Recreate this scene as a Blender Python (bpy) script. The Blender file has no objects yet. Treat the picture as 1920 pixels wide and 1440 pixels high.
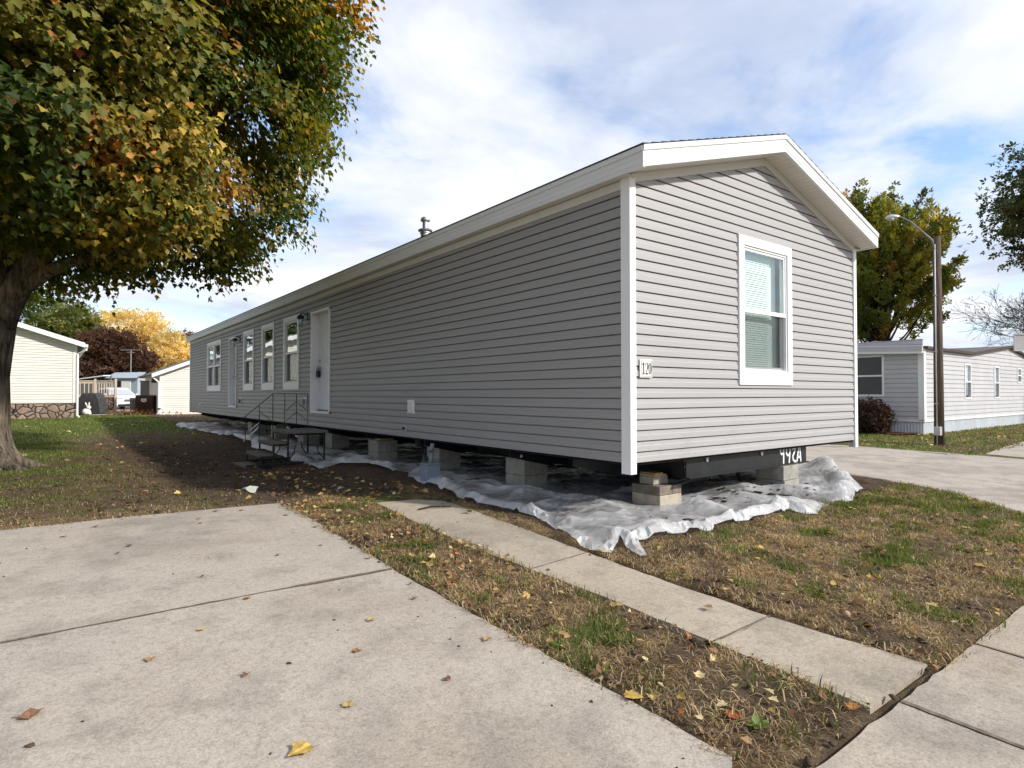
import bpy, bmesh, math, random
import numpy as np
from mathutils import Vector, Matrix
from mathutils.geometry import delaunay_2d_cdt
R = math.radians
random.seed(7); rng = np.random.default_rng(7)
SC = bpy.context.scene
COL = SC.collection
WORLD = {}

# ---------------------------------------------------------------- helpers
def put(o, parent=None, at=None):
    COL.objects.link(o)
    p = Vector(at if at is not None else (0, 0, 0))
    WORLD[o.name] = p.copy()
    if parent is not None:
        o.parent = parent
        o.location = p - WORLD[parent.name]
    else:
        o.location = p
    return o
def tag(o, label=None, cat=None, group=None, kind=None):
    for k, v in (('label', label), ('category', cat), ('group', group), ('kind', kind)):
        if v: o[k] = v
    return o
def thing(name, label, cat, at=(0, 0, 0), group=None):
    return tag(put(bpy.data.objects.new(name, None), None, at), label, cat, group)
def copy_thing(src, delta, label=None):
    """copy a thing and every part; move by delta"""
    def rec(o, parent):
        c = o.copy(); COL.objects.link(c)
        WORLD[c.name] = WORLD[o.name] + Vector(delta)
        c.parent = parent
        if parent is None: c.location = o.location + Vector(delta)
        for ch in [x for x in bpy.data.objects if x.parent == o]: rec(ch, c)
        return c
    c = rec(src, None)
    if label: c['label'] = label
    return c

class MB:
    """collects world-space geometry; build() links it as ONE mesh object"""
    def __init__(s): s.v = []; s.f = []
    def add(s, vs, fs):
        n = len(s.v); s.v += [tuple(p) for p in vs]; s.f += [tuple(i + n for i in f) for f in fs]; return s
    def box(s, x0, x1, y0, y1, z0, z1):
        return s.add([(x0,y0,z0),(x1,y0,z0),(x1,y1,z0),(x0,y1,z0),(x0,y0,z1),(x1,y0,z1),(x1,y1,z1),(x0,y1,z1)],
                     [(0,3,2,1),(4,5,6,7),(0,1,5,4),(1,2,6,5),(2,3,7,6),(3,0,4,7)])
    def bar(s, a, b, w, h, up=(0,0,1)):
        a, b = Vector(a), Vector(b); d = (b - a).normalized(); up = Vector(up)
        if abs(d.dot(up)) > .98: up = Vector((1,0,0))
        r = d.cross(up).normalized(); u = r.cross(d)
        vs = [p + r*i*w/2 + u*j*h/2 for p in (a, b) for i, j in ((-1,-1),(1,-1),(1,1),(-1,1))]
        return s.add(vs, [(0,1,2,3),(7,6,5,4),(0,4,5,1),(1,5,6,2),(2,6,7,3),(3,7,4,0)])
    def tube(s, pts, rad, n=8, cap=True):
        pts = [Vector(p) for p in pts]
        if not hasattr(rad, '__len__'): rad = [rad]*len(pts)
        b = len(s.v); up = None
        for i, p in enumerate(pts):
            d = (pts[min(i+1, len(pts)-1)] - pts[max(i-1, 0)]).normalized()
            if up is None: up = Vector((1,0,0)) if abs(d.x) < .8 else Vector((0,1,0))
            r = d.cross(up).normalized(); u = r.cross(d).normalized(); up = u
            for k in range(n):
                a = 2*math.pi*k/n; s.v.append(tuple(p + (r*math.cos(a) + u*math.sin(a))*rad[i]))
        for i in range(len(pts)-1):
            for k in range(n):
                s.f.append((b+i*n+k, b+i*n+(k+1)%n, b+(i+1)*n+(k+1)%n, b+(i+1)*n+k))
        if cap:
            s.f.append(tuple(b+k for k in reversed(range(n)))); e = b+(len(pts)-1)*n
            s.f.append(tuple(e+k for k in range(n)))
        return s
    def lathe(s, c, prof, n=20):
        b = len(s.v); c = Vector(c)
        for r, z in prof:
            for k in range(n):
                a = 2*math.pi*k/n; s.v.append((c.x+r*math.cos(a), c.y+r*math.sin(a), c.z+z))
        for i in range(len(prof)-1):
            for k in range(n): s.f.append((b+i*n+k, b+i*n+(k+1)%n, b+(i+1)*n+(k+1)%n, b+(i+1)*n+k))
        s.f.append(tuple(b+k for k in reversed(range(n)))); e = b+(len(prof)-1)*n
        s.f.append(tuple(e+k for k in range(n)))
        return s
    def prism(s, poly, off):
        n = len(poly); off = Vector(off); a = [Vector(p) for p in poly]
        return s.add(a + [p + off for p in a], [tuple(reversed(range(n))), tuple(range(n, 2*n))] + [(i, (i+1)%n, n+(i+1)%n, n+i) for i in range(n)])
    def sphere(s, c, r, n=10, sc=(1,1,1)):
        m = n//2; prof = []
        b = len(s.v); c = Vector(c)
        for i in range(m+1):
            t = math.pi*i/m
            for k in range(n):
                a = 2*math.pi*k/n
                s.v.append((c.x+r*sc[0]*math.sin(t)*math.cos(a), c.y+r*sc[1]*math.sin(t)*math.sin(a), c.z-r*sc[2]*math.cos(t)))
        for i in range(m):
            for k in range(n): s.f.append((b+i*n+k, b+i*n+(k+1)%n, b+(i+1)*n+(k+1)%n, b+(i+1)*n+k))
        return s
    def build(s, name, m, parent=None, bevel=0, smooth=False, label=None, base=False):
        a = np.array(s.v); lo, hi = a.min(0), a.max(0)
        c = (lo + hi)/2
        if base: c[2] = lo[2]
        me = bpy.data.meshes.new(name)
        me.from_pydata([tuple(p) for p in a - c], [], s.f); me.validate()
        bm = bmesh.new(); bm.from_mesh(me); bmesh.ops.recalc_face_normals(bm, faces=bm.faces); bm.to_mesh(me); bm.free()
        me.materials.append(m)
        if smooth: me.polygons.foreach_set('use_smooth', [True]*len(me.polygons))
        o = bpy.data.objects.new(name, me); put(o, parent, c)
        if bevel:
            b = o.modifiers.new('bevel', 'BEVEL'); b.width = bevel; b.segments = 2; b.limit_method = 'ANGLE'
        if label: o['label'] = label
        return o

def raw_mesh(name, verts, loops, starts, m, parent=None, cols=None, smooth=False, at=(0,0,0)):
    me = bpy.data.meshes.new(name)
    me.vertices.add(len(verts)); me.vertices.foreach_set('co', np.ascontiguousarray(verts - np.array(at), dtype=np.float32).ravel())
    me.loops.add(len(loops)); me.loops.foreach_set('vertex_index', np.ascontiguousarray(loops, dtype=np.int32))
    me.polygons.add(len(starts)); me.polygons.foreach_set('loop_start', np.ascontiguousarray(starts, dtype=np.int32))
    me.update(calc_edges=True)
    if smooth: me.polygons.foreach_set('use_smooth', np.ones(len(starts), dtype=bool))
    if cols is not None:
        ca = me.color_attributes.new('Col', 'FLOAT_COLOR', 'POINT')
        c4 = np.ones((len(verts), 4), dtype=np.float32); c4[:, :3] = cols
        ca.data.foreach_set('color', c4.ravel())
    me.materials.append(m)
    return put(bpy.data.objects.new(name, me), parent, at)

def hash2(ix, iy, seed):
    h = (ix.astype(np.int64)*374761393 + iy.astype(np.int64)*668265263 + seed*1442695041) & 0x7fffffff
    h = ((h ^ (h >> 13))*1274126177) & 0x7fffffff
    h = (h ^ (h >> 16)) & 0xffff
    return h/65535.0
def vn(x, y, seed=0):
    x = np.asarray(x, float); y = np.asarray(y, float)
    ix = np.floor(x); iy = np.floor(y); fx = x-ix; fy = y-iy
    fx = fx*fx*(3-2*fx); fy = fy*fy*(3-2*fy)
    a = hash2(ix, iy, seed); b = hash2(ix+1, iy, seed); c = hash2(ix, iy+1, seed); d = hash2(ix+1, iy+1, seed)
    return (a*(1-fx)+b*fx)*(1-fy) + (c*(1-fx)+d*fx)*fy
def fbm(x, y, seed=0, o=4):
    s = 0; a = .5; t = 0
    for i in range(o):
        s = s + a*vn(np.asarray(x)*2**i+i*17.3, np.asarray(y)*2**i+i*9.1, seed+i); t += a; a *= .5
    return s/t
def sst(a, b, x):
    t = np.clip((np.asarray(x, float)-a)/(b-a), 0, 1); return t*t*(3-2*t)

# ---------------------------------------------------------------- materials
class N:
    def __init__(s, name):
        s.m = bpy.data.materials.new(name); s.m.use_nodes = True
        s.t = s.m.node_tree; s.b = s.t.nodes['Principled BSDF']; s.out = s.t.nodes['Material Output']
    def n(s, typ, **kw):
        x = s.t.nodes.new(typ)
        for k, v in kw.items():
            if k in x.inputs: x.inputs[k].default_value = v
            else: setattr(x, k, v)
        return x
    def l(s, a, b): s.t.links.new(a, b)
    def coord(s, scale=(1,1,1), obj=False):
        if obj:
            tc = s.n('ShaderNodeTexCoord').outputs['Object']
        else:
            tc = s.n('ShaderNodeNewGeometry').outputs['Position']
        mp = s.n('ShaderNodeMapping'); mp.inputs['Scale'].default_value = scale; s.l(tc, mp.inputs['Vector']); return mp.outputs['Vector']
    def noise(s, vec, scale, detail=5, rough=.55):
        x = s.n('ShaderNodeTexNoise'); x.inputs['Scale'].default_value = scale; x.inputs['Detail'].default_value = detail; x.inputs['Roughness'].default_value = rough
        s.l(vec, x.inputs['Vector']); return x.outputs['Fac']
    def ramp(s, fac, stops):
        r = s.n('ShaderNodeValToRGB'); e = r.color_ramp.elements
        while len(e) < len(stops): e.new(.5)
        for i, (p, c) in enumerate(stops):
            e[i].position = p; e[i].color = (*c, 1) if len(c) == 3 else c
        s.l(fac, r.inputs['Fac']); return r.outputs['Color']
    def mix(s, a, b, fac, mode='MIX'):
        x = s.n('ShaderNodeMix', data_type='RGBA', blend_type=mode)
        for k, v in ((6, a), (7, b)):
            if isinstance(v, (tuple, list)): x.inputs[k].default_value = (*v, 1)
            else: s.l(v, x.inputs[k])
        if isinstance(fac, (int, float)): x.inputs[0].default_value = fac
        else: s.l(fac, x.inputs[0])
        return x.outputs[2]
    def bump(s, h, strength=.3, dist=.01):
        x = s.n('ShaderNodeBump'); x.inputs['Strength'].default_value = strength; x.inputs['Distance'].default_value = dist
        s.l(h, x.inputs['Height']); s.l(x.outputs['Normal'], s.b.inputs['Normal'])
    def base(s, c, rough=.6, spec=.3, metal=0):
        if isinstance(c, (tuple, list)): s.b.inputs['Base Color'].default_value = (*c, 1)
        else: s.l(c, s.b.inputs['Base Color'])
        s.b.inputs['Roughness'].default_value = rough; s.b.inputs['Specular IOR Level'].default_value = spec; s.b.inputs['Metallic'].default_value = metal
        return s.m
def paint(name, c, rough=.5, var=.12, scale=3, spec=.3, metal=0, bump=0, dirt=None, stretch=(1,1,1)):
    k = N(name); v = k.coord(stretch)
    a = tuple(x*(1-var) for x in c); b = tuple(min(1, x*(1+var)) for x in c)
    col = k.ramp(k.noise(v, scale, 6), [(.3, a), (.7, b)])
    if dirt:
        col = k.mix(col, dirt, k.ramp(k.noise(v, scale*2.3, 8, .7), [(.52, (0,0,0)), (.75, (.6,.6,.6))]))
    m = k.base(col, rough, spec, metal)
    if bump: k.bump(k.noise(v, scale*20, 4), bump, .005)
    return m

M = {}
M['siding'] = paint('grey vinyl siding', (.375,.360,.358), .5, .04, 1.3, .3, dirt=None)
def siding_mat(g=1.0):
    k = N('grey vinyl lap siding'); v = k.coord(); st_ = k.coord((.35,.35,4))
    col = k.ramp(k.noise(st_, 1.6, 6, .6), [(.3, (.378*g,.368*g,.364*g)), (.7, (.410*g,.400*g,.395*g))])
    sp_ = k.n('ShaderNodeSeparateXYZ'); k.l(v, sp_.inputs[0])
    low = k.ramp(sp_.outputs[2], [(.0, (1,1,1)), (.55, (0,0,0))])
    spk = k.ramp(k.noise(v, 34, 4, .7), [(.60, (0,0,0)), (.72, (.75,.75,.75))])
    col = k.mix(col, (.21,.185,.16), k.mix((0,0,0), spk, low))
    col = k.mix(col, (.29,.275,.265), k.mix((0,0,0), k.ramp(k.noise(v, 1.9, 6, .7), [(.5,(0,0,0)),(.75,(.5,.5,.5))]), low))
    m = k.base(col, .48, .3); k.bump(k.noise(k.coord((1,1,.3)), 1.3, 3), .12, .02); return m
M['siding'] = siding_mat(); M['siding_shaded'] = siding_mat(.80)  # long wall: same vinyl, darker copy with its shade painted in
M['white'] = paint('white vinyl trim', (.80,.80,.80), .4, .03, 2)
M['soffit'] = paint('off white soffit', (.62,.60,.55), .5, .04, 2)
M['fascia'] = paint('white fascia', (.68,.69,.69), .4, .03, 2)
M['shingle'] = paint('dark shingles', (.05,.047,.046), .9, .5, 22, .1)
M['black'] = paint('black chassis paint', (.013,.014,.015), .45, .4, 8, .4)
M['iron'] = paint('dark painted iron', (.018,.016,.015), .6, .4, 15, .3)
M['spray'] = paint('white spray paint', (.75,.75,.75), .7, .08, 30)
M['galv'] = paint('galvanised steel', (.55,.56,.57), .35, .12, 14, .5, .9)
M['dull'] = paint('grey enamel steel', (.22,.26,.32), .45, .1, 9, .4)
M['pipe'] = paint('grey pipe', (.20,.21,.22), .45, .1, 9, .4)
M['pvc'] = paint('white pipe', (.75,.75,.72), .4, .1, 9)
M['belly'] = paint('black belly wrap', (.008,.008,.009), .7, .4, 4, .2)
M['block'] = paint('concrete block', (.33,.31,.27), .95, .22, 9, .1, bump=.5, dirt=(.15,.13,.11))
M['block_tan'] = paint('tan concrete block', (.44,.385,.30), .95, .16, 9, .1, bump=.5, dirt=(.22,.19,.15))
M['block_dark'] = paint('weathered concrete cap', (.20,.165,.135), .95, .3, 9, .1, bump=.5, dirt=(.35,.32,.28))
M['wood'] = paint('pale pine shim', (.45,.30,.17), .8, .2, 12, .1, stretch=(1,6,6))
M['tread'] = paint('weathered tread board', (.17,.145,.12), .85, .3, 9, .1, stretch=(6,1,1), dirt=(.06,.05,.04))
M['bronze'] = paint('dark bronze lamp', (.02,.018,.017), .4, .2, 12, .4)
M['lock'] = paint('black lock box', (.02,.02,.022), .35, .2, 12, .4)
M['door'] = paint('white door', (.82,.83,.85), .4, .03, 2)
M['plate'] = paint('cream number plate', (.78,.77,.72), .5, .03, 4)
M['ink'] = paint('black digits', (.02,.02,.02), .6, .1, 4)
M['blind'] = paint('white blind', (.82,.85,.83), .6, .04, 3)
M['inner'] = paint('room wall', (.35,.34,.32), .8, .05, 2)
M['cream'] = paint('cream siding', (.74,.705,.635), .5, .04, 1.5)
M['creamtrim'] = paint('cream trim', (.76,.73,.66), .5, .03, 1.5)
M['oldwhite'] = paint('weathered white siding', (.52,.51,.525), .55, .06, 2, dirt=(.45,.44,.43))
M['skirt'] = paint('white skirting', (.62,.65,.69), .55, .08, 2, dirt=(.42,.43,.44))
M['brown'] = paint('brown roof edge', (.07,.04,.035), .6, .2, 6)
M['roofgrey'] = paint('grey shingle roof', (.16,.155,.15), .9, .3, 14, .1)
M['pole'] = paint('weathered pole wood', (.115,.085,.068), .9, .35, 5, .1, bump=.8, stretch=(6,6,.5))
M['alu'] = paint('aluminium lamp', (.6,.61,.62), .4, .08, 9, .5, .7)
M['decktim'] = paint('pale deck timber', (.50,.42,.33), .8, .15, 8, .1, stretch=(4,4,1))
M['cover'] = paint('charcoal grill cover', (.055,.055,.058), .75, .3, 5, .2)
M['maroon'] = paint('dark red panel', (.05,.014,.012), .5, .2, 5, .3)
M['panel'] = paint('grey board', (.17,.165,.155), .7, .12, 5, .2)
M['bluegrey'] = paint('blue grey metal wall', (.36,.41,.46), .5, .06, 2)
M['carwhite'] = paint('white car paint', (.78,.79,.80), .2, .02, 2, .5)
M['tyre'] = paint('tyre rubber', (.015,.015,.016), .8, .2, 20)
M['carblack'] = paint('black car trim', (.02,.02,.022), .4, .2, 9)
M['headlamp'] = paint('headlamp glass', (.4,.43,.46), .15, .1, 20, .6)
M['ornament'] = paint('white garden ornament', (.75,.74,.72), .6, .08, 12)
M['terracotta'] = paint('pink pot', (.5,.32,.26), .8, .1, 10)
M['mulch'] = paint('red mulch', (.12,.045,.035), .95, .5, 30, .1, bump=1)
M['signback'] = paint('sign back metal', (.42,.41,.40), .5, .08, 6, .3)
M['rag'] = paint('pale scrap', (.36,.38,.33), .85, .15, 20)

def bark(name, c1, c2):
    k = N(name); v = k.coord((13,13,1.5), True)
    n1 = k.noise(v, 1.6, 8, .65); v2 = k.coord((2,2,1.5), True); n2 = k.noise(v2, 1.2, 4)
    col = k.mix(k.ramp(n1, [(.35, c1), (.62, c2)]), (.75,.74,.68), .0)
    col = k.mix(col, k.ramp(n2, [(.4, (.55,.55,.55)), (.65, (1.25,1.22,1.18))]), 1, 'MULTIPLY')
    m = k.base(col, .95, .1); k.bump(n1, 1, .05); return m
M['bark'] = bark('maple bark', (.050,.040,.031), (.27,.225,.175))
M['bark_dark'] = bark('dark bark', (.03,.025,.022), (.10,.085,.07)); M['twig'] = bark('grey twig bark', (.10,.085,.085), (.20,.17,.17))

def concrete(name, tint=(1,1,1)):
    k = N(name); v = k.coord()
    big = k.noise(v, .55, 5, .6); mid = k.noise(v, 3.2, 7, .68); fine = k.noise(v, 95, 3, .85); grit = k.noise(v, 30, 5, .8)
    t = lambda c: tuple(a*b for a, b in zip(c, tint))
    col = k.ramp(big, [(.32, t((.355,.302,.248))), (.5, t((.43,.380,.322))), (.68, t((.39,.352,.306)))])
    col = k.mix(col, t((.27,.235,.205)), k.ramp(mid, [(.48, (0,0,0)), (.74, (.8,.8,.8))]))
    col = k.mix(col, t((.27,.245,.22)), k.ramp(k.noise(v, .8, 5, .62), [(.52, (0,0,0)), (.68, (.75,.75,.75))]))
    col = k.mix(col, k.ramp(fine, [(.3, (.58,.56,.54)), (.5, (1,1,1)), (.7, (1.3,1.3,1.3))]), .8, 'MULTIPLY')
    col = k.mix(col, k.ramp(grit, [(.35, (.78,.76,.74)), (.48, (1,1,1)), (.66, (1.1,1.1,1.1))]), .9, 'MULTIPLY')
    vo = k.n('ShaderNodeTexVoronoi'); vo.inputs['Scale'].default_value = 7; k.l(v, vo.inputs['Vector'])
    spot = k.ramp(vo.outputs['Distance'], [(.03, (1,1,1)), (.075, (0,0,0))])
    sel = k.ramp(k.noise(v, 2.1, 2), [(.52, (0,0,0)), (.6, (.75,.75,.75))])
    col = k.mix(col, (.09,.075,.06), k.mix((0,0,0), spot, sel))
    m = k.base(col, .93, .15)
    h = k.mix(grit, fine, .5); k.bump(h, .45, .006)
    return m
M['concrete'] = concrete('driveway concrete')
M['sidewalk'] = concrete('sidewalk concrete', (1.0,.985,.96))
M['walk'] = concrete('walkway concrete', (1.0,.97,.90))
M['road'] = concrete('road concrete', (1.03,1.02,1.02))

def ground_mat():
    k = N('soil and lawn'); at = k.n('ShaderNodeAttribute', attribute_name='Col').outputs['Color']; v = k.coord()
    f = k.noise(v, 70, 6, .75); g = k.noise(v, 9, 7, .7)
    col = k.mix(at, k.ramp(f, [(.3, (.35,.34,.33)), (.5, (1,1,1)), (.68, (1.9,1.8,1.65))]), .85, 'MULTIPLY')
    col = k.mix(col, k.ramp(g, [(.35, (.62,.6,.58)), (.6, (1.2,1.2,1.18))]), .9, 'MULTIPLY')
    m = k.base(col, .97, .08); k.bump(k.mix(f, g, .4), 1, .03); return m
M['ground'] = ground_mat()
M['jointsoil'] = paint('soil in joints', (.17,.135,.105), .95, .4, 30, .1)

def leafy(name, trans=.35, rough=.55, spec=.25):
    k = N(name); at = k.n('ShaderNodeAttribute', attribute_name='Col').outputs['Color']
    k.base(at, rough, spec)
    tr = k.n('ShaderNodeBsdfTranslucent'); k.l(k.mix(at, (1.6,1.5,.6), 1, 'MULTIPLY'), tr.inputs['Color'])
    mx = k.n('ShaderNodeMixShader'); mx.inputs[0].default_value = trans
    k.l(k.b.outputs[0], mx.inputs[1]); k.l(tr.outputs[0], mx.inputs[2]); k.l(mx.outputs[0], k.out.inputs['Surface'])
    return k.m
M['leaf'] = leafy('leaf', .42); M['blade'] = leafy('grass blade', .3, .7, .15); M['litter'] = leafy('dry leaf', .2, .7, .15)

def glass_mat(name, tint, f0=.06, f1=.9, ex=4.0):
    k = N(name); k.t.nodes.remove(k.b)
    lw = k.n('ShaderNodeLayerWeight'); lw.inputs['Blend'].default_value = .5
    pw = k.n('ShaderNodeMath', operation='POWER'); k.l(lw.outputs['Facing'], pw.inputs[0]); pw.inputs[1].default_value = ex
    fr = k.n('ShaderNodeMath', operation='MULTIPLY_ADD'); k.l(pw.outputs[0], fr.inputs[0]); fr.inputs[1].default_value = f1-f0; fr.inputs[2].default_value = f0
    v = k.coord(); bp = k.n('ShaderNodeBump'); bp.inputs['Strength'].default_value = .06; bp.inputs['Distance'].default_value = .05
    k.l(k.noise(v, 1.4, 1), bp.inputs['Height'])
    g = k.n('ShaderNodeBsdfGlossy'); g.inputs['Roughness'].default_value = .01; g.inputs['Color'].default_value = (.95,.97,1,1); k.l(bp.outputs['Normal'], g.inputs['Normal'])
    t = k.n('ShaderNodeBsdfTransparent'); t.inputs['Color'].default_value = (*tint, 1)
    mx = k.n('ShaderNodeMixShader'); k.l(fr.outputs[0], mx.inputs[0]); k.l(t.outputs[0], mx.inputs[1]); k.l(g.outputs[0], mx.inputs[2]); k.l(mx.outputs[0], k.out.inputs['Surface'])
    return k.m
M['glass'] = glass_mat('window glass', (.72,.80,.77), .16, .95, 2.0)
M['glass_green'] = glass_mat('low-e window glass', (.94,.992,.97), .06, .9, 4.0)
M['glass_clear'] = glass_mat('lamp glass', (.9,.92,.93), .04, .9, 4.0)
def screen_mat():
    k = N('insect screen'); t = k.n('ShaderNodeBsdfTransparent'); mx = k.n('ShaderNodeMixShader'); mx.inputs[0].default_value = .24
    k.base((.05,.052,.054), .8, .1); k.l(t.outputs[0], mx.inputs[1]); k.l(k.b.outputs[0], mx.inputs[2]); k.l(mx.outputs[0], k.out.inputs['Surface']); return k.m
M['screen'] = screen_mat()
def plastic_mat():
    k = N('clear polythene sheet'); v = k.coord()
    n1 = k.noise(v, 2.2, 6, .6); n2 = k.noise(v, 26, 5, .7)
    k.base(k.ramp(n2, [(.3, (.84,.85,.86)), (.7, (.95,.95,.95))]), .16, .8)
    tr = k.n('ShaderNodeBsdfTranslucent'); tr.inputs['Color'].default_value = (.8,.82,.84,1)
    tp = k.n('ShaderNodeBsdfTransparent')
    m1 = k.n('ShaderNodeMixShader'); m1.inputs[0].default_value = .35; k.l(k.b.outputs[0], m1.inputs[1]); k.l(tr.outputs[0], m1.inputs[2])
    op = k.n('ShaderNodeAttribute', attribute_name='Col').outputs['Fac']
    m2 = k.n('ShaderNodeMixShader'); k.l(k.mix(k.mix((0,0,0), k.ramp(n1, [(.36, (.9,.9,.9)), (.66, (.15,.15,.15))]), .44), (.92,.92,.92), op), m2.inputs[0]); k.l(m1.outputs[0], m2.inputs[1]); k.l(tp.outputs[0], m2.inputs[2])
    k.l(m2.outputs[0], k.out.inputs['Surface']); vz = k.n('ShaderNodeTexVoronoi', feature='DISTANCE_TO_EDGE'); vz.inputs['Scale'].default_value = 9; k.l(v, vz.inputs['Vector']); k.bump(k.mix(n2, vz.outputs['Distance'], .7), .7, .03)
    return k.m
M['plastic'] = plastic_mat()
def stone_mat():
    k = N('fake stone skirting'); v = k.coord()
    n = k.n('ShaderNodeTexNoise'); n.inputs['Scale'].default_value = 1.5; k.l(v, n.inputs['Vector'])
    va = k.n('ShaderNodeVectorMath', operation='SCALE'); k.l(n.outputs['Color'], va.inputs[0]); va.inputs['Scale'].default_value = .25
    vb = k.n('ShaderNodeVectorMath', operation='ADD'); k.l(v, vb.inputs[0]); k.l(va.outputs[0], vb.inputs[1])
    e = k.n('ShaderNodeTexVoronoi', feature='DISTANCE_TO_EDGE'); e.inputs['Scale'].default_value = 3.6; k.l(vb.outputs[0], e.inputs['Vector'])
    c = k.n('ShaderNodeTexVoronoi'); c.inputs['Scale'].default_value = 3.6; k.l(vb.outputs[0], c.inputs['Vector'])
    sp = k.n('ShaderNodeSeparateColor'); k.l(c.outputs['Color'], sp.inputs[0])
    col = k.ramp(sp.outputs[0], [(.1, (.20,.14,.11)), (.5, (.33,.25,.20)), (.9, (.27,.19,.155))])
    col = k.mix(col, k.ramp(k.noise(v, 14, 5), [(.3, (.7,.7,.7)), (.7, (1.25,1.25,1.25))]), .8, 'MULTIPLY')
    col = k.mix((.025,.017,.015), col, k.ramp(e.outputs['Distance'], [(.03, (0,0,0)), (.065, (1,1,1))]))
    m = k.base(col, .85, .15); k.bump(k.ramp(e.outputs['Distance'], [(.02, (0,0,0)), (.15, (1,1,1))]), .8, .03); return m
M['stone'] = stone_mat()

# ---------------------------------------------------------------- terrain height
def gz(x, y):
    x = np.asarray(x, float); y = np.asarray(y, float)
    z = -.52 - .029*np.clip(2.2-y, 0, 12)
    z = z + .15*sst(12, 26, y) - .12*sst(33, 50, y)
    return z
def gzf(x, y): return float(gz(x, y))
GR_ = lambda a: random.uniform(-a, a)

DRIVE = (-11, -2.38, -2.68, 2.88)          # x0 x1 y0 y1
def wob(t, s, a=.02): return (fbm(t*2.2, np.zeros_like(np.asarray(t, float))+s*3.7, s)-.5)*2*a
def road_near(y):    # x of the road's near edge
    y = np.asarray(y, float)
    return np.interp(y, [-2.75,-2.0,-1.24,-.5,.1,.7,3,60], [3.05,3.95,4.63,5.03,5.2,5.33,5.42,5.42])
def in_slab(x, y, g=0.0):
    """>0 inside a concrete slab (soft distance in m), grass overhang g"""
    x = np.asarray(x, float); y = np.asarray(y, float)
    wx = wob(y, 3); wy = wob(x, 5)
    d1 = np.minimum(np.minimum(x+11, -2.38+wx-x), np.minimum(y+2.70, 2.88+wy-y))
    d2 = np.minimum(np.minimum(x+1.61-wob(y, 8), -.95+wob(y, 9)-x), np.minimum(y+2.715, 2.12+wob(x,11,.06)-y))
    d3 = np.where(x < 3.05, -2.77-y, x-road_near(y))
    d3 = np.minimum(d3, 9.75-x + np.where(y < -2.77, 99, 0))
    d4 = np.minimum(-2.77-y, x+60)
    return np.maximum.reduce([d1, d2, np.minimum(d3, 99), d4]) - g

def zones(x, y):
    """returns dirt, green weights 0..1 and thickness of plant cover"""
    n1 = fbm(x*.8, y*.8, 21); n2 = fbm(x*2.6, y*2.6, 31, 5); n3 = fbm(x*.35, y*.35, 41)
    left = sst(-4.4, -2.7, x + (n1-.5)*2.6)*sst(2.2, 3.1, y + (n2-.5)*1.3)*(1-sst(13.5, 19, y + (n1-.5)*5))*(x < 6)
    pad = ((x > -.7) & (x < 5) & (y > -.55))*1.0
    streak = sst(.44, .62, fbm(x*.6, y*1.3, 51))*.6*(x < -1)*(y > 3)*(y < 14)
    edge = sst(.09, 0, np.abs(in_slab(x, y)))*(.55+.45*n2)
    front = np.maximum(sst(.53, .66, n2)*.9, sst(.50,.62,fbm(x*5.5,y*5.5,57,4))*.75)*sst(4, 1.5, y)*(x > -2.6)
    tip = sst(-1.55, -2.5, y)*(x < -1.4)*(x > -2.5)*sst(.42, .56, n2)*.9
    dirt = np.clip(np.maximum.reduce([left, pad, streak, edge*.85, front, tip]), 0, 1)
    far = np.maximum(sst(10, 17, y + (n1-.5)*7 - (x+5)*.3), (x > 9.5)*1.0)
    lawn = sst(-2.9, -4.1, x + (n1-.5)*2)*sst(4.8, 7.8, y + (n2-.5)*3)*.95 + sst(2.5,5,y)*sst(.45,.6,fbm(x*.9,y*.9,63))*.35
    gp = sst(.50, .64, fbm(x*2.6, y*2.6, 61, 4))
    rightg = sst(1.5, 3.4, x + (n1-.5)*3 + (y+1.5)*.8)*sst(5.6, 4, y)*sst(.34, .50, n2+.06)
    green = np.clip(np.maximum.reduce([far, lawn, gp*.95*(y < 4), rightg*.85]), 0, 1)*(1-dirt*.9)
    return dirt, green, n2

# ---------------------------------------------------------------- SETTING: ground, slabs
def axis(a, b, step, far0, far1):
    core = np.arange(a, b+1e-6, step)
    lo = a - np.geomspace(.1, a-far0, 42)[::1]; hi = b + np.geomspace(.1, far1-b, 42)
    return np.concatenate([lo[::-1], core, hi])
xs = axis(-9, 6, .05, -600, 600); ys = axis(-3.0, 14, .055, -120, 900)
X, Y = np.meshgrid(xs, ys)
dirt, green, n2 = zones(X, Y)
Z = gz(X, Y)
ins = in_slab(X, Y)
lump = (fbm(X*3.1, Y*3.1, 71, 4)-.5)*.06*(.4+dirt*1.3)*sst(.1,.7,-ins) + (fbm(X*9, Y*9, 77, 3)-.5)*.030*(.35+dirt)*sst(0,.3,-ins)
near = sst(16, 9, Y)*sst(9, 6.5, X)*(X > -9.5)
Z = Z + (lump + .006)*near*sst(0, .2, -ins) + np.where(ins > .0, -.05, 0) + .01*sst(0,.06,-ins)*near
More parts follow.
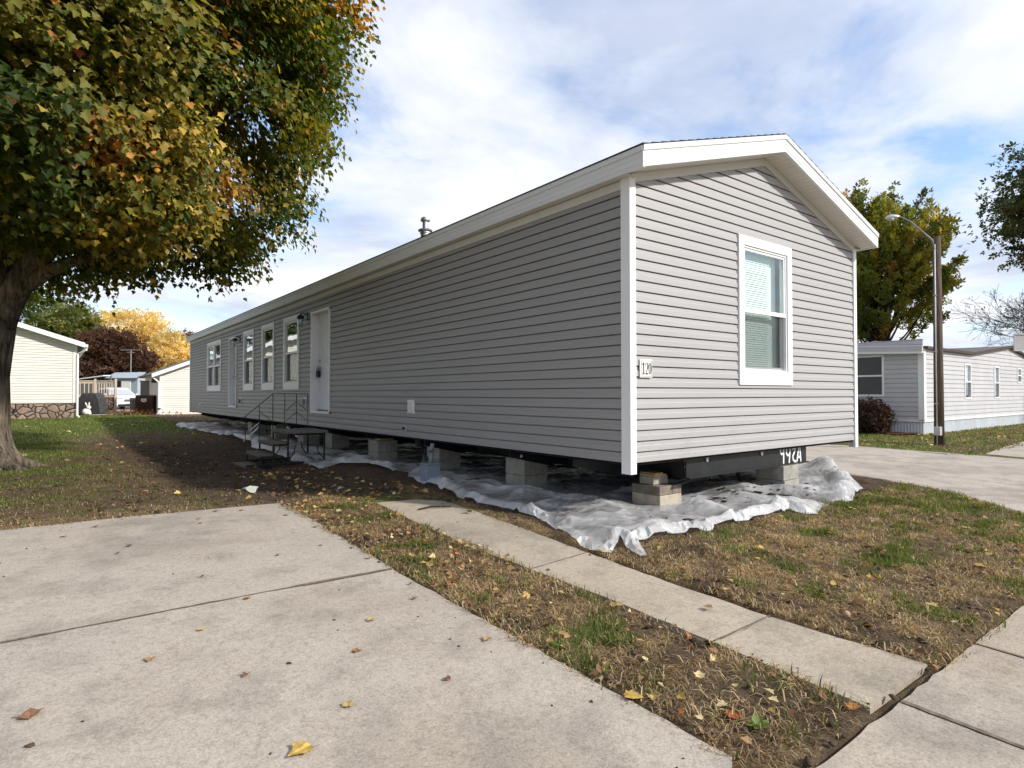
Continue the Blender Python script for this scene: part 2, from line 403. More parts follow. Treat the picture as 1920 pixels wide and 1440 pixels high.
# heap of spoil beside the far end of the skirt area
Z += .20*np.exp(-((X+1.35)/.55)**2-((Y-9.6)/1.2)**2) + .10*np.exp(-((X+.75)/.35)**2-((Y-4.3)/.9)**2)
c_dirt = np.array([.092,.065,.046]); c_thatch = np.array([.25,.182,.105]); c_green = np.array([.115,.145,.042])
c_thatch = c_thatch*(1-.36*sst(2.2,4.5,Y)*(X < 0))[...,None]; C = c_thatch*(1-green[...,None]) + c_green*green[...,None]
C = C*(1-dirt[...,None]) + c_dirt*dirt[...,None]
ny, nx = X.shape
idx = np.arange(nx*ny).reshape(ny, nx)
quads = np.stack([idx[:-1,:-1], idx[:-1,1:], idx[1:,1:], idx[1:,:-1]], -1).reshape(-1, 4)
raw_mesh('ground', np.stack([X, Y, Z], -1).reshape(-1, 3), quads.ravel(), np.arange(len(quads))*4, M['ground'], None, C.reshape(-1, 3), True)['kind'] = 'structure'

def slab(name, outline, m, top=.012, depth=.12, step=.09, jit=.010, cell=.25):
    """concrete slab with ragged edges, following the slope of the ground"""
    pts = []
    for i, a in enumerate(outline):
        b = outline[(i+1) % len(outline)]; L = math.dist(a, b); n = max(1, int(L/step)) if L < 12 else max(1, int(L/.6))
        nx_, ny_ = (b[1]-a[1])/L, -(b[0]-a[0])/L
        for k in range(n):
            t = k/n; j = (GR_(jit*.7) + jit*1.2*(float(fbm(k*.21, i*3.3, 5, 3))-.5)) if 0 < k else 0
            pts.append((a[0]+(b[0]-a[0])*t+nx_*j, a[1]+(b[1]-a[1])*t+ny_*j))
    nb = len(pts)
    xs_ = [p[0] for p in pts]; ys_ = [p[1] for p in pts]
    inner = []
    y = min(ys_)+cell/2
    P2 = list(pts)
    while y < max(ys_):
        inner.append(y); y += cell
    allp = [Vector(p) for p in P2]
    for yy in inner:
        x = max(min(xs_), -14)+cell/2
        while x < min(max(xs_), 14):
            allp.append(Vector((x, yy))); x += cell*2
    v, e, f, *_ = delaunay_2d_cdt(allp, [], [list(range(nb))], 1, 1e-5)
    vs = [(p.x, p.y, gzf(p.x, p.y)+top) for p in v]
    # boundary skirt
    bd = [(p[0], p[1]) for p in pts]
    mb = MB(); mb.add(vs, [tuple(q) for q in f])
    lip = [(a, b, gzf(a, b)+top) for a, b in bd]; low = [(a, b, gzf(a, b)+top-depth) for a, b in bd]
    mb.add(lip+low, [(i, (i+1) % nb, nb+(i+1) % nb, nb+i) for i in range(nb)])
    o = mb.build(name, m); o['kind'] = 'structure'
    return o
slab('driveway', [(-11,.079),(-2.39,.059),(-2.36,1.5),(-2.34,2.80),(-3.7,2.94),(-4.7,2.93),(-11,2.95)], M['concrete'])
slab('driveway', [(-11,-2.70),(-2.62,-2.70),(-2.36,-2.55),(-2.38,-1.3),(-2.40,.050),(-11,.071)], M['concrete'])
slab('walkway', [(-1.60,-2.70),(-.95,-2.695),(-1.02,-1.945),(-1.58,-1.955)], M['walk'])
slab('walkway', [(-1.58,-1.94),(-1.02,-1.93),(-1.02,-1.2),(-.98,-.43),(-1.61,-.5),(-1.57,-1.2)], M['walk'])
slab('walkway', [(-1.61,-.49),(-.98,-.42),(-.93,.3),(-.87,1.85),(-1.1,2.12),(-1.54,2.18),(-1.64,.47)], M['walk'])
sx = [-60,-30,-12,-6.6,-5.2,-3.9,-2.42,-1.44,-.48,.5,1.45,2.4,3.4]
for a, b in zip(sx[:-1], sx[1:]):
    slab('sidewalk', [(a+.006,-4.3),(b-.006,-4.3),(b-.006,-2.755),(a+.006,-2.755)], M['sidewalk'], cell=.3)
def soil_joint(pts, w, seed):
    rj = random.Random(seed); mb = MB(); P_ = []
    for (ax, ay), (bx_, by_) in zip(pts[:-1], pts[1:]):
        k = max(2, int(math.dist((ax,ay),(bx_,by_))/.05))
        P_ += [(ax+(bx_-ax)*i/k, ay+(by_-ay)*i/k) for i in range(k)]
    P_.append(pts[-1]); d_ = (Vector(pts[-1])-Vector(pts[0])).normalized(); nx_, ny_ = -d_.y, d_.x; vs = []
    for i, (x, y) in enumerate(P_):
        ww = w*(.25+1.5*float(fbm(i*.13, seed, seed, 3))**1.6); o_ = rj.uniform(-1,1)*w*.25
        vs += [(x+nx_*(o_+ww), y+ny_*(o_+ww), gzf(x,y)+.0165), (x+nx_*(o_-ww), y+ny_*(o_-ww), gzf(x,y)+.0165)]
    mb.add(vs, [(2*i, 2*i+1, 2*i+3, 2*i+2) for i in range(len(P_)-1)]); o = mb.build('soil_joint', M['jointsoil']); o['kind'] = 'structure'
soil_joint([(-11,.075),(-4.5,.085),(-3.3,.08),(-2.40,.055)], .015, 1)
soil_joint([(-1.57,-1.95),(-1.3,-1.945),(-1.02,-1.937)], .009, 2); soil_joint([(-1.61,-.495),(-.98,-.425)], .007, 3)
for i, xj in enumerate((-3.9,-2.42,-1.44,-.48,.5,1.45,2.4)): soil_joint([(xj,-4.28),(xj+.01,-3.5),(xj,-2.76)], .012, 5+i)
soil_joint([(5.42,8),(5.40,3),(5.33,.7),(5.2,.1),(5.03,-.5),(4.63,-1.24),(3.95,-2.0)], .03, 21)
# roads (front road passes behind the camera, side road beyond the home)
slab('road', [(-60,-10.5),(60,-10.5),(60,-4.32),(-60,-4.32)], M['road'], top=-.09, cell=2.5, jit=0)
ry = [-4.28,-2.75,-2.0,-1.24,-.5,.1,.7,3,14,60]
def road_strip(f0, f1, top): 
    a = [(f0(y), y) for y in ry]; b = [(f1(y), y) for y in reversed(ry)]
    return slab('road', b+a if False else a[::1]+b, M['road'], top=top, cell=1.2, jit=.003)
rn = lambda y: float(road_near(y)) if y > -2.76 else 3.42
road_strip(rn, lambda y: max(rn(y)+.05, 8.36+.04*y if y < 4 else 8.5), .006)
road_strip(lambda y: max(rn(y)+.05, 8.36+.04*y if y < 4 else 8.5)+.012, lambda y: 9.8 if y > 2 else 10.3-.25*y if y > 0 else 10.3, .004)
# far kerb and grass verge beyond the side road, with the neighbour's drive
kb = MB()
for y0, y1 in ((.45, 60),):
    kb.prism([(9.86,y0,gzf(0,y0)-.1),(10.0,y0,gzf(0,y0)-.1),(10.0,y0,gzf(0,y0)+.03),(9.88,y0,gzf(0,y0)+.022)], (0, y1-y0, 0))
o = kb.build('kerb', M['road']); o['kind'] = 'structure'
slab('side_drive', [(10.4,-4.3),(40,-4.3),(40,-.2),(24,.05),(15,.42),(12.7,.25),(10.7,.05)], M['road'], top=.008, cell=1.5, jit=.01)
slab('path', [(-2.9,32.4),(1.2,33.6),(1.2,50),(-3.2,50)], M['road'], top=.02, cell=2, jit=.01)

# ---------------------------------------------------------------- MOBILE HOME
W, L, H = 4.687, 22.34, 2.67
OX, PY, ZF, FH, SL = .1265, .275, 2.6745, .194, .2986
RID = W/2
CO = .1016
PROF = [(.016,0),(.015,.048),(.008,.056),(.006,.0885),(-.020,.0895),(-.020,.1013)]
def siding_piece(mb, o, u, n, u0, u1, z0, z1, co=CO, prof=PROF, zo=0):
    k0 = int(math.floor((z0-zo)/co)); pl = []
    k = k0
    while zo+k*co < z1+1e-6:
        for out, dz in prof:
            pl.append((out, zo+k*co+dz*co/CO))
        k += 1
    def at(z):
        for (oa, za), (ob, zb) in zip(pl[:-1], pl[1:]):
            if za <= z <= zb and zb > za: return oa+(ob-oa)*(z-za)/(zb-za)
        return prof[0][0]
    q = [(at(z0), z0)] + [p for p in pl if z0 < p[1] < z1] + [(at(z1-1e-6), z1)]
    o, u, n = Vector(o), Vector(u), Vector(n)
    vs = []; 
    for out, z in q:
        for uu in (u0, u1): 
            p = o + u*uu + n*out; vs.append((p.x, p.y, z))
    mb.add(vs, [(2*i, 2*i+1, 2*i+3, 2*i+2) for i in range(len(q)-1)])
def wall_with_holes(mb, o, u, n, length, z0, z1, holes, **kw):
    cuts = sorted(set([0, length] + [h[0] for h in holes] + [h[1] for h in holes]))
    for a, b in zip(cuts[:-1], cuts[1:]):
        hs = sorted([(h[2], h[3]) for h in holes if h[0] <= a+1e-6 and h[1] >= b-1e-6]); z = z0
        for h0, h1 in hs:
            if h0 > z: siding_piece(mb, o, u, n, a, b, z, h0, **kw)
            z = h1
        if z < z1: siding_piece(mb, o, u, n, a, b, z, z1, **kw)
def clip_gable(o, planes):
    me = o.data; bm = bmesh.new(); bm.from_mesh(me); off = WORLD_abs(o)
    for co, no in planes:
        bmesh.ops.bisect_plane(bm, geom=bm.verts[:]+bm.edges[:]+bm.faces[:], plane_co=Vector(co)-off, plane_no=Vector(no), clear_outer=True)
    bm.to_mesh(me); bm.free()
def WORLD_abs(o): return WORLD[o.name]

home = thing('mobile_home', 'long grey vinyl-sided mobile home with white trim raised on concrete block piers', 'mobile home', (W/2, L/2, gzf(1, 5)))
winY = [(13.08,14.17),(11.24,12.33),(9.41,10.505)]
WZ0, WZ1 = .75, 2.40
FAR = (16.98,19.10); DN = (7.587,8.647); DF = (14.95,15.90); DZ0, DZ1 = .262, 2.342
tw = .085
holes = [(a+tw, b-tw, WZ0+.11, WZ1-tw) for a, b in winY+[FAR]] + [(a+.03, b-.03, DZ0+.03, DZ1-.03) for a, b in (DN, DF)]
mb = MB(); wall_with_holes(mb, (0,0,0), (0,1,0), (-1,0,0), L, 0, 2.60, holes); mb.build('wall', M['siding_shaded'], home, label='shaded long side wall of grey lap siding')
EX0, EX1, EZ0, EZ1 = 1.775, 2.925, .746, 2.432
mb = MB(); wall_with_holes(mb, (0,0,0), (1,0,0), (0,-1,0), W, 0, 3.46, [(EX0+tw, EX1-tw, EZ0+.11, EZ1-tw)])
endw = mb.build('wall', M['siding'], home, label='sunlit gable end wall of grey lap siding')
zr = lambda x: ZF + SL*(OX + (x if x < RID else W-x))
nl = Vector((-SL,0,1)).normalized(); nr = Vector((SL,0,1)).normalized()
clip_gable(endw, [((0,0,zr(0)-.03), nl), ((W,0,zr(W)-.03), nr)])
mb = MB(); siding_piece(mb, (W,0,0), (0,1,0), (1,0,0), 0, L, 0, 2.66); mb.build('wall', M['siding'], home)
mb = MB(); siding_piece(mb, (0,L,0), (1,0,0), (0,1,0), 0, W, 0, 3.46); b = mb.build('wall', M['siding'], home)
clip_gable(b, [((0,0,zr(0)-.03), nl), ((W,0,zr(W)-.03), nr)])
# interior shell that keeps daylight out
mb = MB(); mb.box(.25, W-.1, .25, L-.1, -.004, .008)
mb.add([(.45,.5,0),(.45,L-.2,0),(.45,L-.2,2.6),(.45,.5,2.6)], [(0,1,2,3)]); mb.add([(.45,.5,0),(W-.2,.5,0),(W-.2,.5,2.9),(.45,.5,2.9)], [(0,1,2,3)])
mb.build('interior_lining', M['inner'], home)
# roof: stepped shingle courses, two slopes in one mesh
mb = MB()
def slope_profile(side):
    pts = []; x = -OX-.018; z0 = lambda x: ZF+FH+SL*(x+OX)+.004
    while x < RID:
        x2 = min(x+.135, RID); pts += [(x, z0(x)+.014), (x2, z0(x2)+.004)]; x = x2
    if side: pts = [(W-x, z) for x, z in pts]
    return pts
for side in (0, 1):
    p = slope_profile(side); y0, y1 = -PY-.012, L+.2
    top = [(x, y0, z) for x, z in p]; bot = [(x, y0, z-.016) for x, z in p]
    n = len(p); vs = top+bot+[(x, y1, z) for x, _, z in top]+[(x, y1, z) for x, _, z in bot]
    fs = [(i, i+1, 2*n+i+1, 2*n+i) for i in range(n-1)] + [(n+i, n+i+1, 3*n+i+1, 3*n+i) for i in range(n-1)] + [(i, n+i, n+i+1, i+1) for i in range(n-1)] + [(0, n, 3*n, 2*n)]
    mb.add(vs, fs)
roof = mb.build('roof', M['shingle'], home)
# fascia boards
zt = FH
def fascia_side(x0, x1):
    mb = MB(); s = -1 if x0 < 0 else 1; xo = x0
    prof = [(xo, ZF), (xo, ZF+.035), (xo+s*.003, ZF+.038), (xo, ZF+.09), (xo+s*.003, ZF+.093), (xo, ZF+FH-.055), (xo+s*.012, ZF+FH-.05), (xo+s*.014, ZF+FH+.002), (xo-s*.03, ZF+FH+.002), (xo-s*.03, ZF)]
    n = len(prof); ycut = [-PY+.002] + [2.9+3.66*i for i in range(6)] + [L+.19]
    for y0, y1 in zip(ycut[:-1], ycut[1:]):
        y1 -= .003
        mb.add([(x, y0, z) for x, z in prof]+[(x, y1, z) for x, z in prof], [(i, (i+1) % n, n+(i+1) % n, n+i) for i in range(n)]+[tuple(range(n)), tuple(range(n, 2*n))])
    return mb
fascia_side(-OX, 0).build('fascia', M['fascia'], home); fascia_side(W+OX, 0).build('fascia', M['fascia'], home)
def rake(side):
    mb = MB(); xa = -OX-.002 if not side else W+OX+.002; xb = RID
    prof = [(-PY,0),(-PY,.035),(-PY-.003,.038),(-PY,.09),(-PY-.003,.093),(-PY,FH-.055),(-PY-.012,FH-.05),(-PY-.014,FH),(-PY+.03,FH),(-PY+.03,0)]
    n = len(prof); vs = []
    for x in (xa, xb):
        zb = zr(min(max(x, -OX), W+OX)) if side == 0 or x <= RID else ZF+SL*(OX+W-x)
        vs += [(x, y, zb+z) for y, z in prof]
    mb.add(vs, [(i, (i+1) % n, n+(i+1) % n, n+i) for i in range(n)]+[tuple(range(n)), tuple(range(n, 2*n))])
    mb.build('rake_fascia', M['fascia'], home)
rake(0); rake(1)
# soffits (thin ribbed sheets)
def soffit_strip(side):
    mb = MB(); n = 34; xa = -OX+.01 if not side else W+OX-.01
    for i in range(n):
        x0 = xa+(RID-xa)*i/n; x1 = xa+(RID-xa)*(i+1)/n
        g = (x1-x0)*.06
        za, zb = [ZF+SL*(OX+(x if x < RID+1e-6 and not side else W-x)) for x in (x0+g, x1-g)]
        mb.add([(x0+g,-PY+.02,za+.004),(x1-g,-PY+.02,zb+.004),(x1-g,.03,zb+.004),(x0+g,.03,za+.004)], [(0,1,2,3)])
        zc = ZF+SL*(OX+(x1 if not side else W-x1))
        mb.add([(x1-g,-PY+.02,zb+.004),(x1,-PY+.02,zc+.012),(x1,.03,zc+.012),(x1-g,.03,zb+.004)], [(0,1,2,3)])
        zc0 = ZF+SL*(OX+(x0 if not side else W-x0))
        mb.add([(x0,-PY+.02,zc0+.012),(x0+g,-PY+.02,za+.004),(x0+g,.03,za+.004),(x0,.03,zc0+.012)], [(0,1,2,3)])
    mb.build('soffit', M['soffit'], home)
soffit_strip(0); soffit_strip(1)
for x0, x1 in ((-OX+.03, .03), (W-.03, W+OX-.03)):
    MB().box(x0, x1, -.06, L, ZF+.001, ZF+.009).build('soffit', M['soffit'], home)
# frieze boards
MB().box(-.026, .002, .03, L, 2.585, 2.668).build('frieze_board', M['soffit'], home)
for s in (0, 1):
    mb = MB(); xs2 = (.0, RID) if not s else (W, RID)
    f = lambda x: ZF+SL*(OX+(x if not s else W-x))
    a, b = [(x, f(x)-.085) for x in xs2], [(x, f(x)+.002) for x in xs2[::-1]]
    mb.prism([(x, -.028, z) for x, z in a+b], (0, .03, 0)); mb.build('frieze_board', M['soffit'], home)
# corner posts
def cpost(x, y, sx, sy, z0):
    zt2 = 2.69; t = .03; w = .055; w2 = .085
    mb = MB(); mb.prism([(x-sx*t,y-sy*t,z0),(x+sx*w,y-sy*t,z0),(x+sx*w,y+sy*.002,z0),(x+sx*.002,y+sy*.002,z0),(x+sx*.002,y+sy*w2,z0),(x-sx*t,y+sy*w2,z0)], (0,0,zt2-z0))
    mb.build('corner_post', M['white'], home, bevel=.003)
cpost(0,0,1,1,-.105); cpost(W,0,-1,1,-.105); cpost(0,L,1,-1,-.03); cpost(W,L,-1,-1,-.03)

# windows. basis: point = o + u*a + n*out, z
def window(o, u, n, a0, a1, z0, z1, pane_parts, glass, muntin=False, blinds=True, trim=.105, bot=.155):
    o, u, n = Vector(o), Vector(u), Vector(n)
    def bx(mb, p0, p1, q0, q1, d0, d1):
        vs = []
        for d in (d0, d1):
            for a, z in ((p0,q0),(p1,q0),(p1,q1),(p0,q1)):
                p = o+u*a+n*d; vs.append((p.x,p.y,z))
        mb.add(vs, [(0,1,2,3),(7,6,5,4),(0,4,5,1),(1,5,6,2),(2,6,7,3),(3,7,4,0)])
    mb = MB(); d0, d1 = -.01, .034
    def mitre(pts):
        vs = [(*(o+u*a+n*d1).xy, z) for a, z in pts]; vs += [(*(o+u*a+n*d0).xy, z) for a, z in pts]
        mb.add(vs, [(0,1,2,3),(7,6,5,4),(0,4,5,1),(1,5,6,2),(2,6,7,3),(3,7,4,0)])
    i0, i1, j0, j1 = a0+trim, a1-trim, z0+bot, z1-trim
    g = .0015
    mitre([(a0,z1),(a1,z1),(i1-g,j1),(i0+g,j1)]); mitre([(a0,z0),(a1,z0),(i1-g,j0),(i0+g,j0)])
    mitre([(a0,z0+g),(i0,j0+g),(i0,j1-g),(a0,z1-g)]); mitre([(a1,z0+g),(i1,j0+g),(i1,j1-g),(a1,z1-g)])
    fr = mb.build('window', M['white'], home, bevel=.004)
    cells = [(i0, i1)] if not muntin else [(i0, (i0+i1)/2-.045), ((i0+i1)/2+.045, i1)]
    if muntin:
        mb = MB(); bx(mb, (i0+i1)/2-.045, (i0+i1)/2+.045, j0, j1, -.01, .030); mb.build('mullion', M['white'], fr, bevel=.003)
    zm = z0+(z1-z0)*.505
    for c0, c1 in cells:
        s = .038; mb = MB()
        bx(mb, c0, c0+s*.6, j0, j1, -.06, .018); bx(mb, c1-s*.6, c1, j0, j1, -.06, .018); bx(mb, c0, c1, j1-s*.6, j1, -.06, .019); bx(mb, c0, c1, j0, j0+s*.6, -.06, .019)
        mb.build('jamb', M['white'], fr, bevel=.002)
        c0 += s*.6; c1 -= s*.6
        mb = MB(); w2 = .028; lo, hi = zm, j1-s*.6
        bx(mb, c0, c0+w2, lo, hi, -.02, .008); bx(mb, c1-w2, c1, lo, hi, -.02, .008); bx(mb, c0+w2, c1-w2, hi-w2, hi, -.02, .0075); bx(mb, c0, c1, lo-.028, lo+.02, -.02, .014)
        mb.build('sash', M['white'], fr, bevel=.002)
        mb = MB(); bx(mb, c0+w2, c1-w2, lo+.02, hi-w2, -.008, -.004); mb.build('glass', glass, fr)
        lo, hi = j0+s*.6, zm-.028; mb = MB()
        bx(mb, c0, c0+w2, lo, hi, -.05, -.022); bx(mb, c1-w2, c1, lo, hi, -.05, -.022); bx(mb, c0+w2, c1-w2, lo, lo+.035, -.05, -.0225)
        mb.build('sash', M['white'], fr, bevel=.002)
        mb = MB(); bx(mb, c0+w2, c1-w2, lo+.035, hi, -.038, -.034); mb.build('glass', glass, fr)
        mb = MB(); bx(mb, c0+.012, c1-.012, lo+.012, hi, -.012, -.010); mb.build('screen', M['screen'], fr)
        if blinds:
            mb = MB(); z = j0+.02
            while z < j1-.05:
                p, q = o+u*(c0+.01), o+u*(c1-.01)
                if blinds == 'short': q = o+u*(c0+(c1-c0)*.80)
                a, b = n*(-.088+GR_(.0015)), n*(-.097+GR_(.002))
                mb.add([(*(p+a).xy, z),(*(q+a).xy, z),(*(q+b).xy, z+.0245),(*(p+b).xy, z+.0245)], [(0,1,2,3)]); z += .026
            mb.build('blind', M['blind'], fr)
            if blinds == 'short':
                mb = MB(); bx(mb, c0, c1, j0, j1, -.122, -.115); mb.build('curtain', M['blind'], fr)
        else:
            mb = MB(); bx(mb, c0, c1, j0, j1, -.30, -.29); mb.build('dark_room', M['inner'], fr)
window((0,0,0), (1,0,0), (0,-1,0), EX0, EX1, EZ0, EZ1, 2, M['glass_green'], blinds='short')
for a, b in winY: window((0,0,0), (0,1,0), (-1,0,0), a, b, WZ0, WZ1, 2, M['glass'], blinds=False)
window((0,0,0), (0,1,0), (-1,0,0), *FAR, WZ0, WZ1, 2, M['glass'], muntin=True, blinds=False)

def entry_door(a0, a1, lockbox):
    mb = MB(); z0, z1 = DZ0, DZ1; f = .045
    for p in ((a0,a0+f,z0,z1),(a1-f,a1,z0,z1)): mb.box(-.034,.16,p[0],p[1],p[2],p[3])
    mb.box(-.036,.16,a0,a1,z1-f,z1+.003); mb.box(-.036,.16,a0,a1,z0-.003,z0+f)
    d = mb.build('door', M['white'], home, bevel=.003)
    leaf = MB(); leaf.box(.135,.165,a0+f,a1-f,z0+f,z1-f)
    wd = a1-a0-2*f; zz = z0+f
    for c in (0, 1):
        y0 = a0+f+wd*(.12+.42*c); y1 = y0+wd*.34
        for q0, q1 in ((.20,.80),(.98,1.60),(1.70,1.90)):
            # raised moulding ring and panel
            for r0, r1, dd in ((0,.022,.009),):
                leaf.box(.135-dd,.1352,y0,y1,zz+q0,zz+q0+.022); leaf.box(.135-dd,.1352,y0,y1,zz+q1-.022,zz+q1)
                leaf.box(.1352-dd,.1354,y0,y0+.022,zz+q0+.022,zz+q1-.022); leaf.box(.1352-dd,.1354,y1-.022,y1,zz+q0+.022,zz+q1-.022)
            leaf.box(.129,.1353,y0+.05,y1-.05,zz+q0+.05,zz+q1-.05)
    leaf.build('door_leaf', M['door'], d, bevel=.003)
    MB().box(.085,.135,a0+f+.02,a1-f-.02,zz-.002,zz+.022).build('threshold', M['carblack'], d)
    yk = a1-f-.09
    mb = MB(); mb.tube([(.135,yk,1.34),(.10,yk,1.34)], .03, 12); mb.build('deadbolt', M['galv'], d, smooth=False)
    mb = MB(); mb.tube([(.135,yk,1.19),(.09,yk,1.19)], [.025,.03], 12); mb.sphere((.075,yk,1.19), .032); mb.build('handle', M['galv'], d, smooth=True)
    if lockbox:
        mb = MB(); mb.box(.055,.115,yk-.05,yk+.05,1.0,1.13); mb.tube([(.085,yk-.035,1.13),(.085,yk-.035,1.2),(.085,yk,1.225),(.085,yk+.035,1.2),(.085,yk+.035,1.13)], .008, 6)
        mb.build('lock_box', M['lock'], d, bevel=.008)
entry_door(*DN, True); entry_door(*DF, False)

def wall_lamp(y, z):
    mb = MB(); mb.lathe((-.016,y,z), [(.0,-.07),(.07,-.07),(.07,.07),(0,.07)], 4) if False else mb.box(-.03,-.012,y-.06,y+.06,z-.09,z+.09)
    mb.tube([(-.03,y,z+.03),(-.09,y,z+.06),(-.14,y,z+.05),(-.15,y,z+.0)], .012, 8)
    mb.lathe((-.15,y,z-.05), [(.02,.06),(.055,.05),(.075,.01),(.078,-.01),(.06,-.01),(.02,0)], 16)
    l = mb.build('wall_lamp', M['bronze'], home, smooth=False)
    mb = MB(); mb.lathe((-.15,y,z-.06), [(.066,0),(.072,-.05),(.066,-.13),(.055,-.17),(.05,-.17),(.061,-.13),(.067,-.05),(.061,0)], 18); mb.build('lamp_glass', M['glass_clear'], l, smooth=True)
    mb = MB(); mb.sphere((-.15,y,z-.11), .028, 10, (1,1,1.4)); mb.build('bulb', M['blind'], l, smooth=True)
wall_lamp(8.93, 2.30); wall_lamp(14.62, 2.24)
# outlet covers, dryer vent, hose bib
for y, z in ((9.02,.49),(14.5,.46)):
    mb = MB(); mb.box(-.028,.0,y-.065,y+.065,z-.08,z+.09)
    p = mb.build('outlet_cover', M['plate'], home, bevel=.006)
    mb = MB(); mb.box(-.075,-.028,y-.045,y+.045,z-.06,z+.055); mb.build('outlet_box', M['pipe'], p, bevel=.01)
mb = MB(); mb.box(-.03,.0,4.175,4.375,.355,.56); p = mb.build('vent_cover', M['plate'], home, bevel=.006)
mb = MB(); [mb.bar((-.036,4.2,.385+.034*i),(-.036,4.35,.385+.034*i),.012,.022) for i in range(5)]; mb.build('vent_louvre', M['plate'], p)
mb = MB(); mb.box(-.022,0,4.43,4.55,.075,.175); p = mb.build('hose_bib_plate', M['siding'], home, bevel=.005)
mb = MB(); mb.tube([(-.02,4.49,.125),(-.05,4.49,.125)], .022, 10); mb.build('hose_bib', M['carblack'], p)
mb = MB(); mb.box(-.03,0,20.2,20.33,.22,.33); mb.tube([(-.03,20.26,.28),(-.07,20.26,.28)], .03, 8); mb.build('outlet_cover', M['plate'], home, bevel=.006)
# number plate 120
mb = MB(); mb.box(.105,.285,-.0315,-.018,.80,.975); pl = mb.build('number_plate', M['plate'], home, bevel=.012)
mb = MB()
for a, b in (((.128,.815),(.272,.815)),((.272,.815),(.272,.96)),((.272,.96),(.128,.96)),((.128,.96),(.128,.815))):
    mb.bar((a[0],-.0332,a[1]),(b[0],-.0332,b[1]),.003,.002)
mb.build('plate_border', M['ink'], pl)
def digit_ring(mb, cx, cz, rx, rz, wx, wz, y=-.0335, n=28):
    o_ = [(cx+rx*math.cos(2*math.pi*i/n), y, cz+rz*math.sin(2*math.pi*i/n)) for i in range(n)]
    i_ = [(cx+(rx-wx)*math.cos(2*math.pi*i/n), y, cz+(rz-wz)*math.sin(2*math.pi*i/n)) for i in range(n)]
    mb.add(o_+i_, [(i, (i+1) % n, n+(i+1) % n, n+i) for i in range(n)])
def ribbon(mb, pts, ws, y=-.0335):
    pts = [Vector((p[0], y, p[1])) for p in pts]; b = len(mb.v)
    for i, p in enumerate(pts):
        d = (pts[min(i+1,len(pts)-1)]-pts[max(i-1,0)]).normalized(); nn = Vector((-d.z,0,d.x)); w = ws[i] if hasattr(ws,'__len__') else ws
        mb.v += [tuple(p+nn*w/2), tuple(p-nn*w/2)]
    mb.f += [(b+2*i, b+2*i+1, b+2*i+3, b+2*i+2) for i in range(len(pts)-1)]
zb_, ht = .832, .112
mb = MB(); ribbon(mb, [(.155,zb_),(.155,zb_+ht)], .013); ribbon(mb, [(.139,zb_+ht*.80),(.155,zb_+ht*.97)], .008, -.0337); ribbon(mb, [(.138,zb_+.004),(.172,zb_+.004)], .007, -.0339); mb.build('digit_one', M['ink'], pl)
mb = MB(); ribbon(mb, [(.183,zb_+ht*.76),(.186,zb_+ht*.92),(.199,zb_+ht*.99),(.212,zb_+ht*.92),(.216,zb_+ht*.74),(.209,zb_+ht*.50),(.195,zb_+ht*.24),(.184,zb_+.006)], [.010,.007,.006,.010,.014,.012,.007,.005]); ribbon(mb, [(.182,zb_+.005),(.219,zb_+.005)], .012, -.0338); mb.build('digit_two', M['ink'], pl)
mb = MB(); digit_ring(mb, .245, zb_+ht/2, .020, ht/2, .012, .005); mb.build('digit_zero', M['ink'], pl)
# flue
mb = MB(); c = (2.0,7.46,3.4); mb.lathe(c, [(.10,0),(.10,.66),(.115,.665),(.115,.70),(.15,.715),(.155,.735),(.10,.77),(.06,.775),(.06,.93)], 20)
fl = mb.build('flue_pipe', M['galv'], home)
mb = MB(); mb.lathe((2.0,7.46,3.4+.92), [(.06,0),(.10,.01),(.104,.03),(.09,.075),(.05,.098),(.0,.103)], 20); mb.build('flue_cap', M['galv'], fl)
# ---- chassis
MB().box(.02, W-.02, .02, L-.02, -.03, -.012).build('belly_board', M['belly'], home)
def ibeam_y(x, y0, y1, zt_, zb2):
    mb = MB(); mb.box(x-.006,x+.006,y0,y1,zb2+.012,zt_-.012); mb.box(x-.06,x+.06,y0,y1,zt_-.012,zt_); mb.box(x-.06,x+.06,y0,y1,zb2,zb2+.012); return mb
for x in (1.03, 3.52): ibeam_y(x, .17, L-.1, -.03, -.268).build('chassis_beam', M['black'], home)
mb = MB(); mb.box(.98,3.50,.10,.112,-.226,-.035); mb.box(.98,3.50,.06,.16,-.238,-.226); mb.box(.98,3.50,.06,.16,-.0355,-.0315)
fb = mb.build('chassis_crossbeam', M['black'], home)
# spray painted marks on the cross beam
def glyphs():
    sx_ = lambda u: .98+(u-645)/(1760-645)*2.47+.02; k = 1
    def zz(u, v): 
        t = (u-645)/(1760-645); top = 150-(150-30)*t; bot = 325-(325-180)*t
        return -.035-(v-top)/(bot-top)*.195
    P = lambda L_: [(sx_(u), max(min(zz(u, v), -.042), -.222)) for u, v in L_]
    mb = MB(); y = .0985
    for s in ([(1486,62),(1484,90),(1496,112),(1514,100),(1519,62)], [(1519,62),(1517,205)],
              [(1548,56),(1549,105),(1562,124),(1580,118),(1590,58)], [(1590,58),(1577,204)],
              [(1612,66),(1632,46),(1646,56),(1636,90),(1618,130),(1622,165),(1638,180),(1656,180)],
              [(1664,184),(1684,46),(1698,44),(1708,182)], [(1674,136),(1705,136)]):
        ribbon(mb, P(s), .030, y); y -= .0003
    return mb
glyphs().build('painted_mark', M['spray'], fb)
for u0 in (1.33, 2.42): MB().sphere((u0,.09,-.055), .022, 8, (1,.6,1.6)).build('weld_tag', M['spray'], fb)
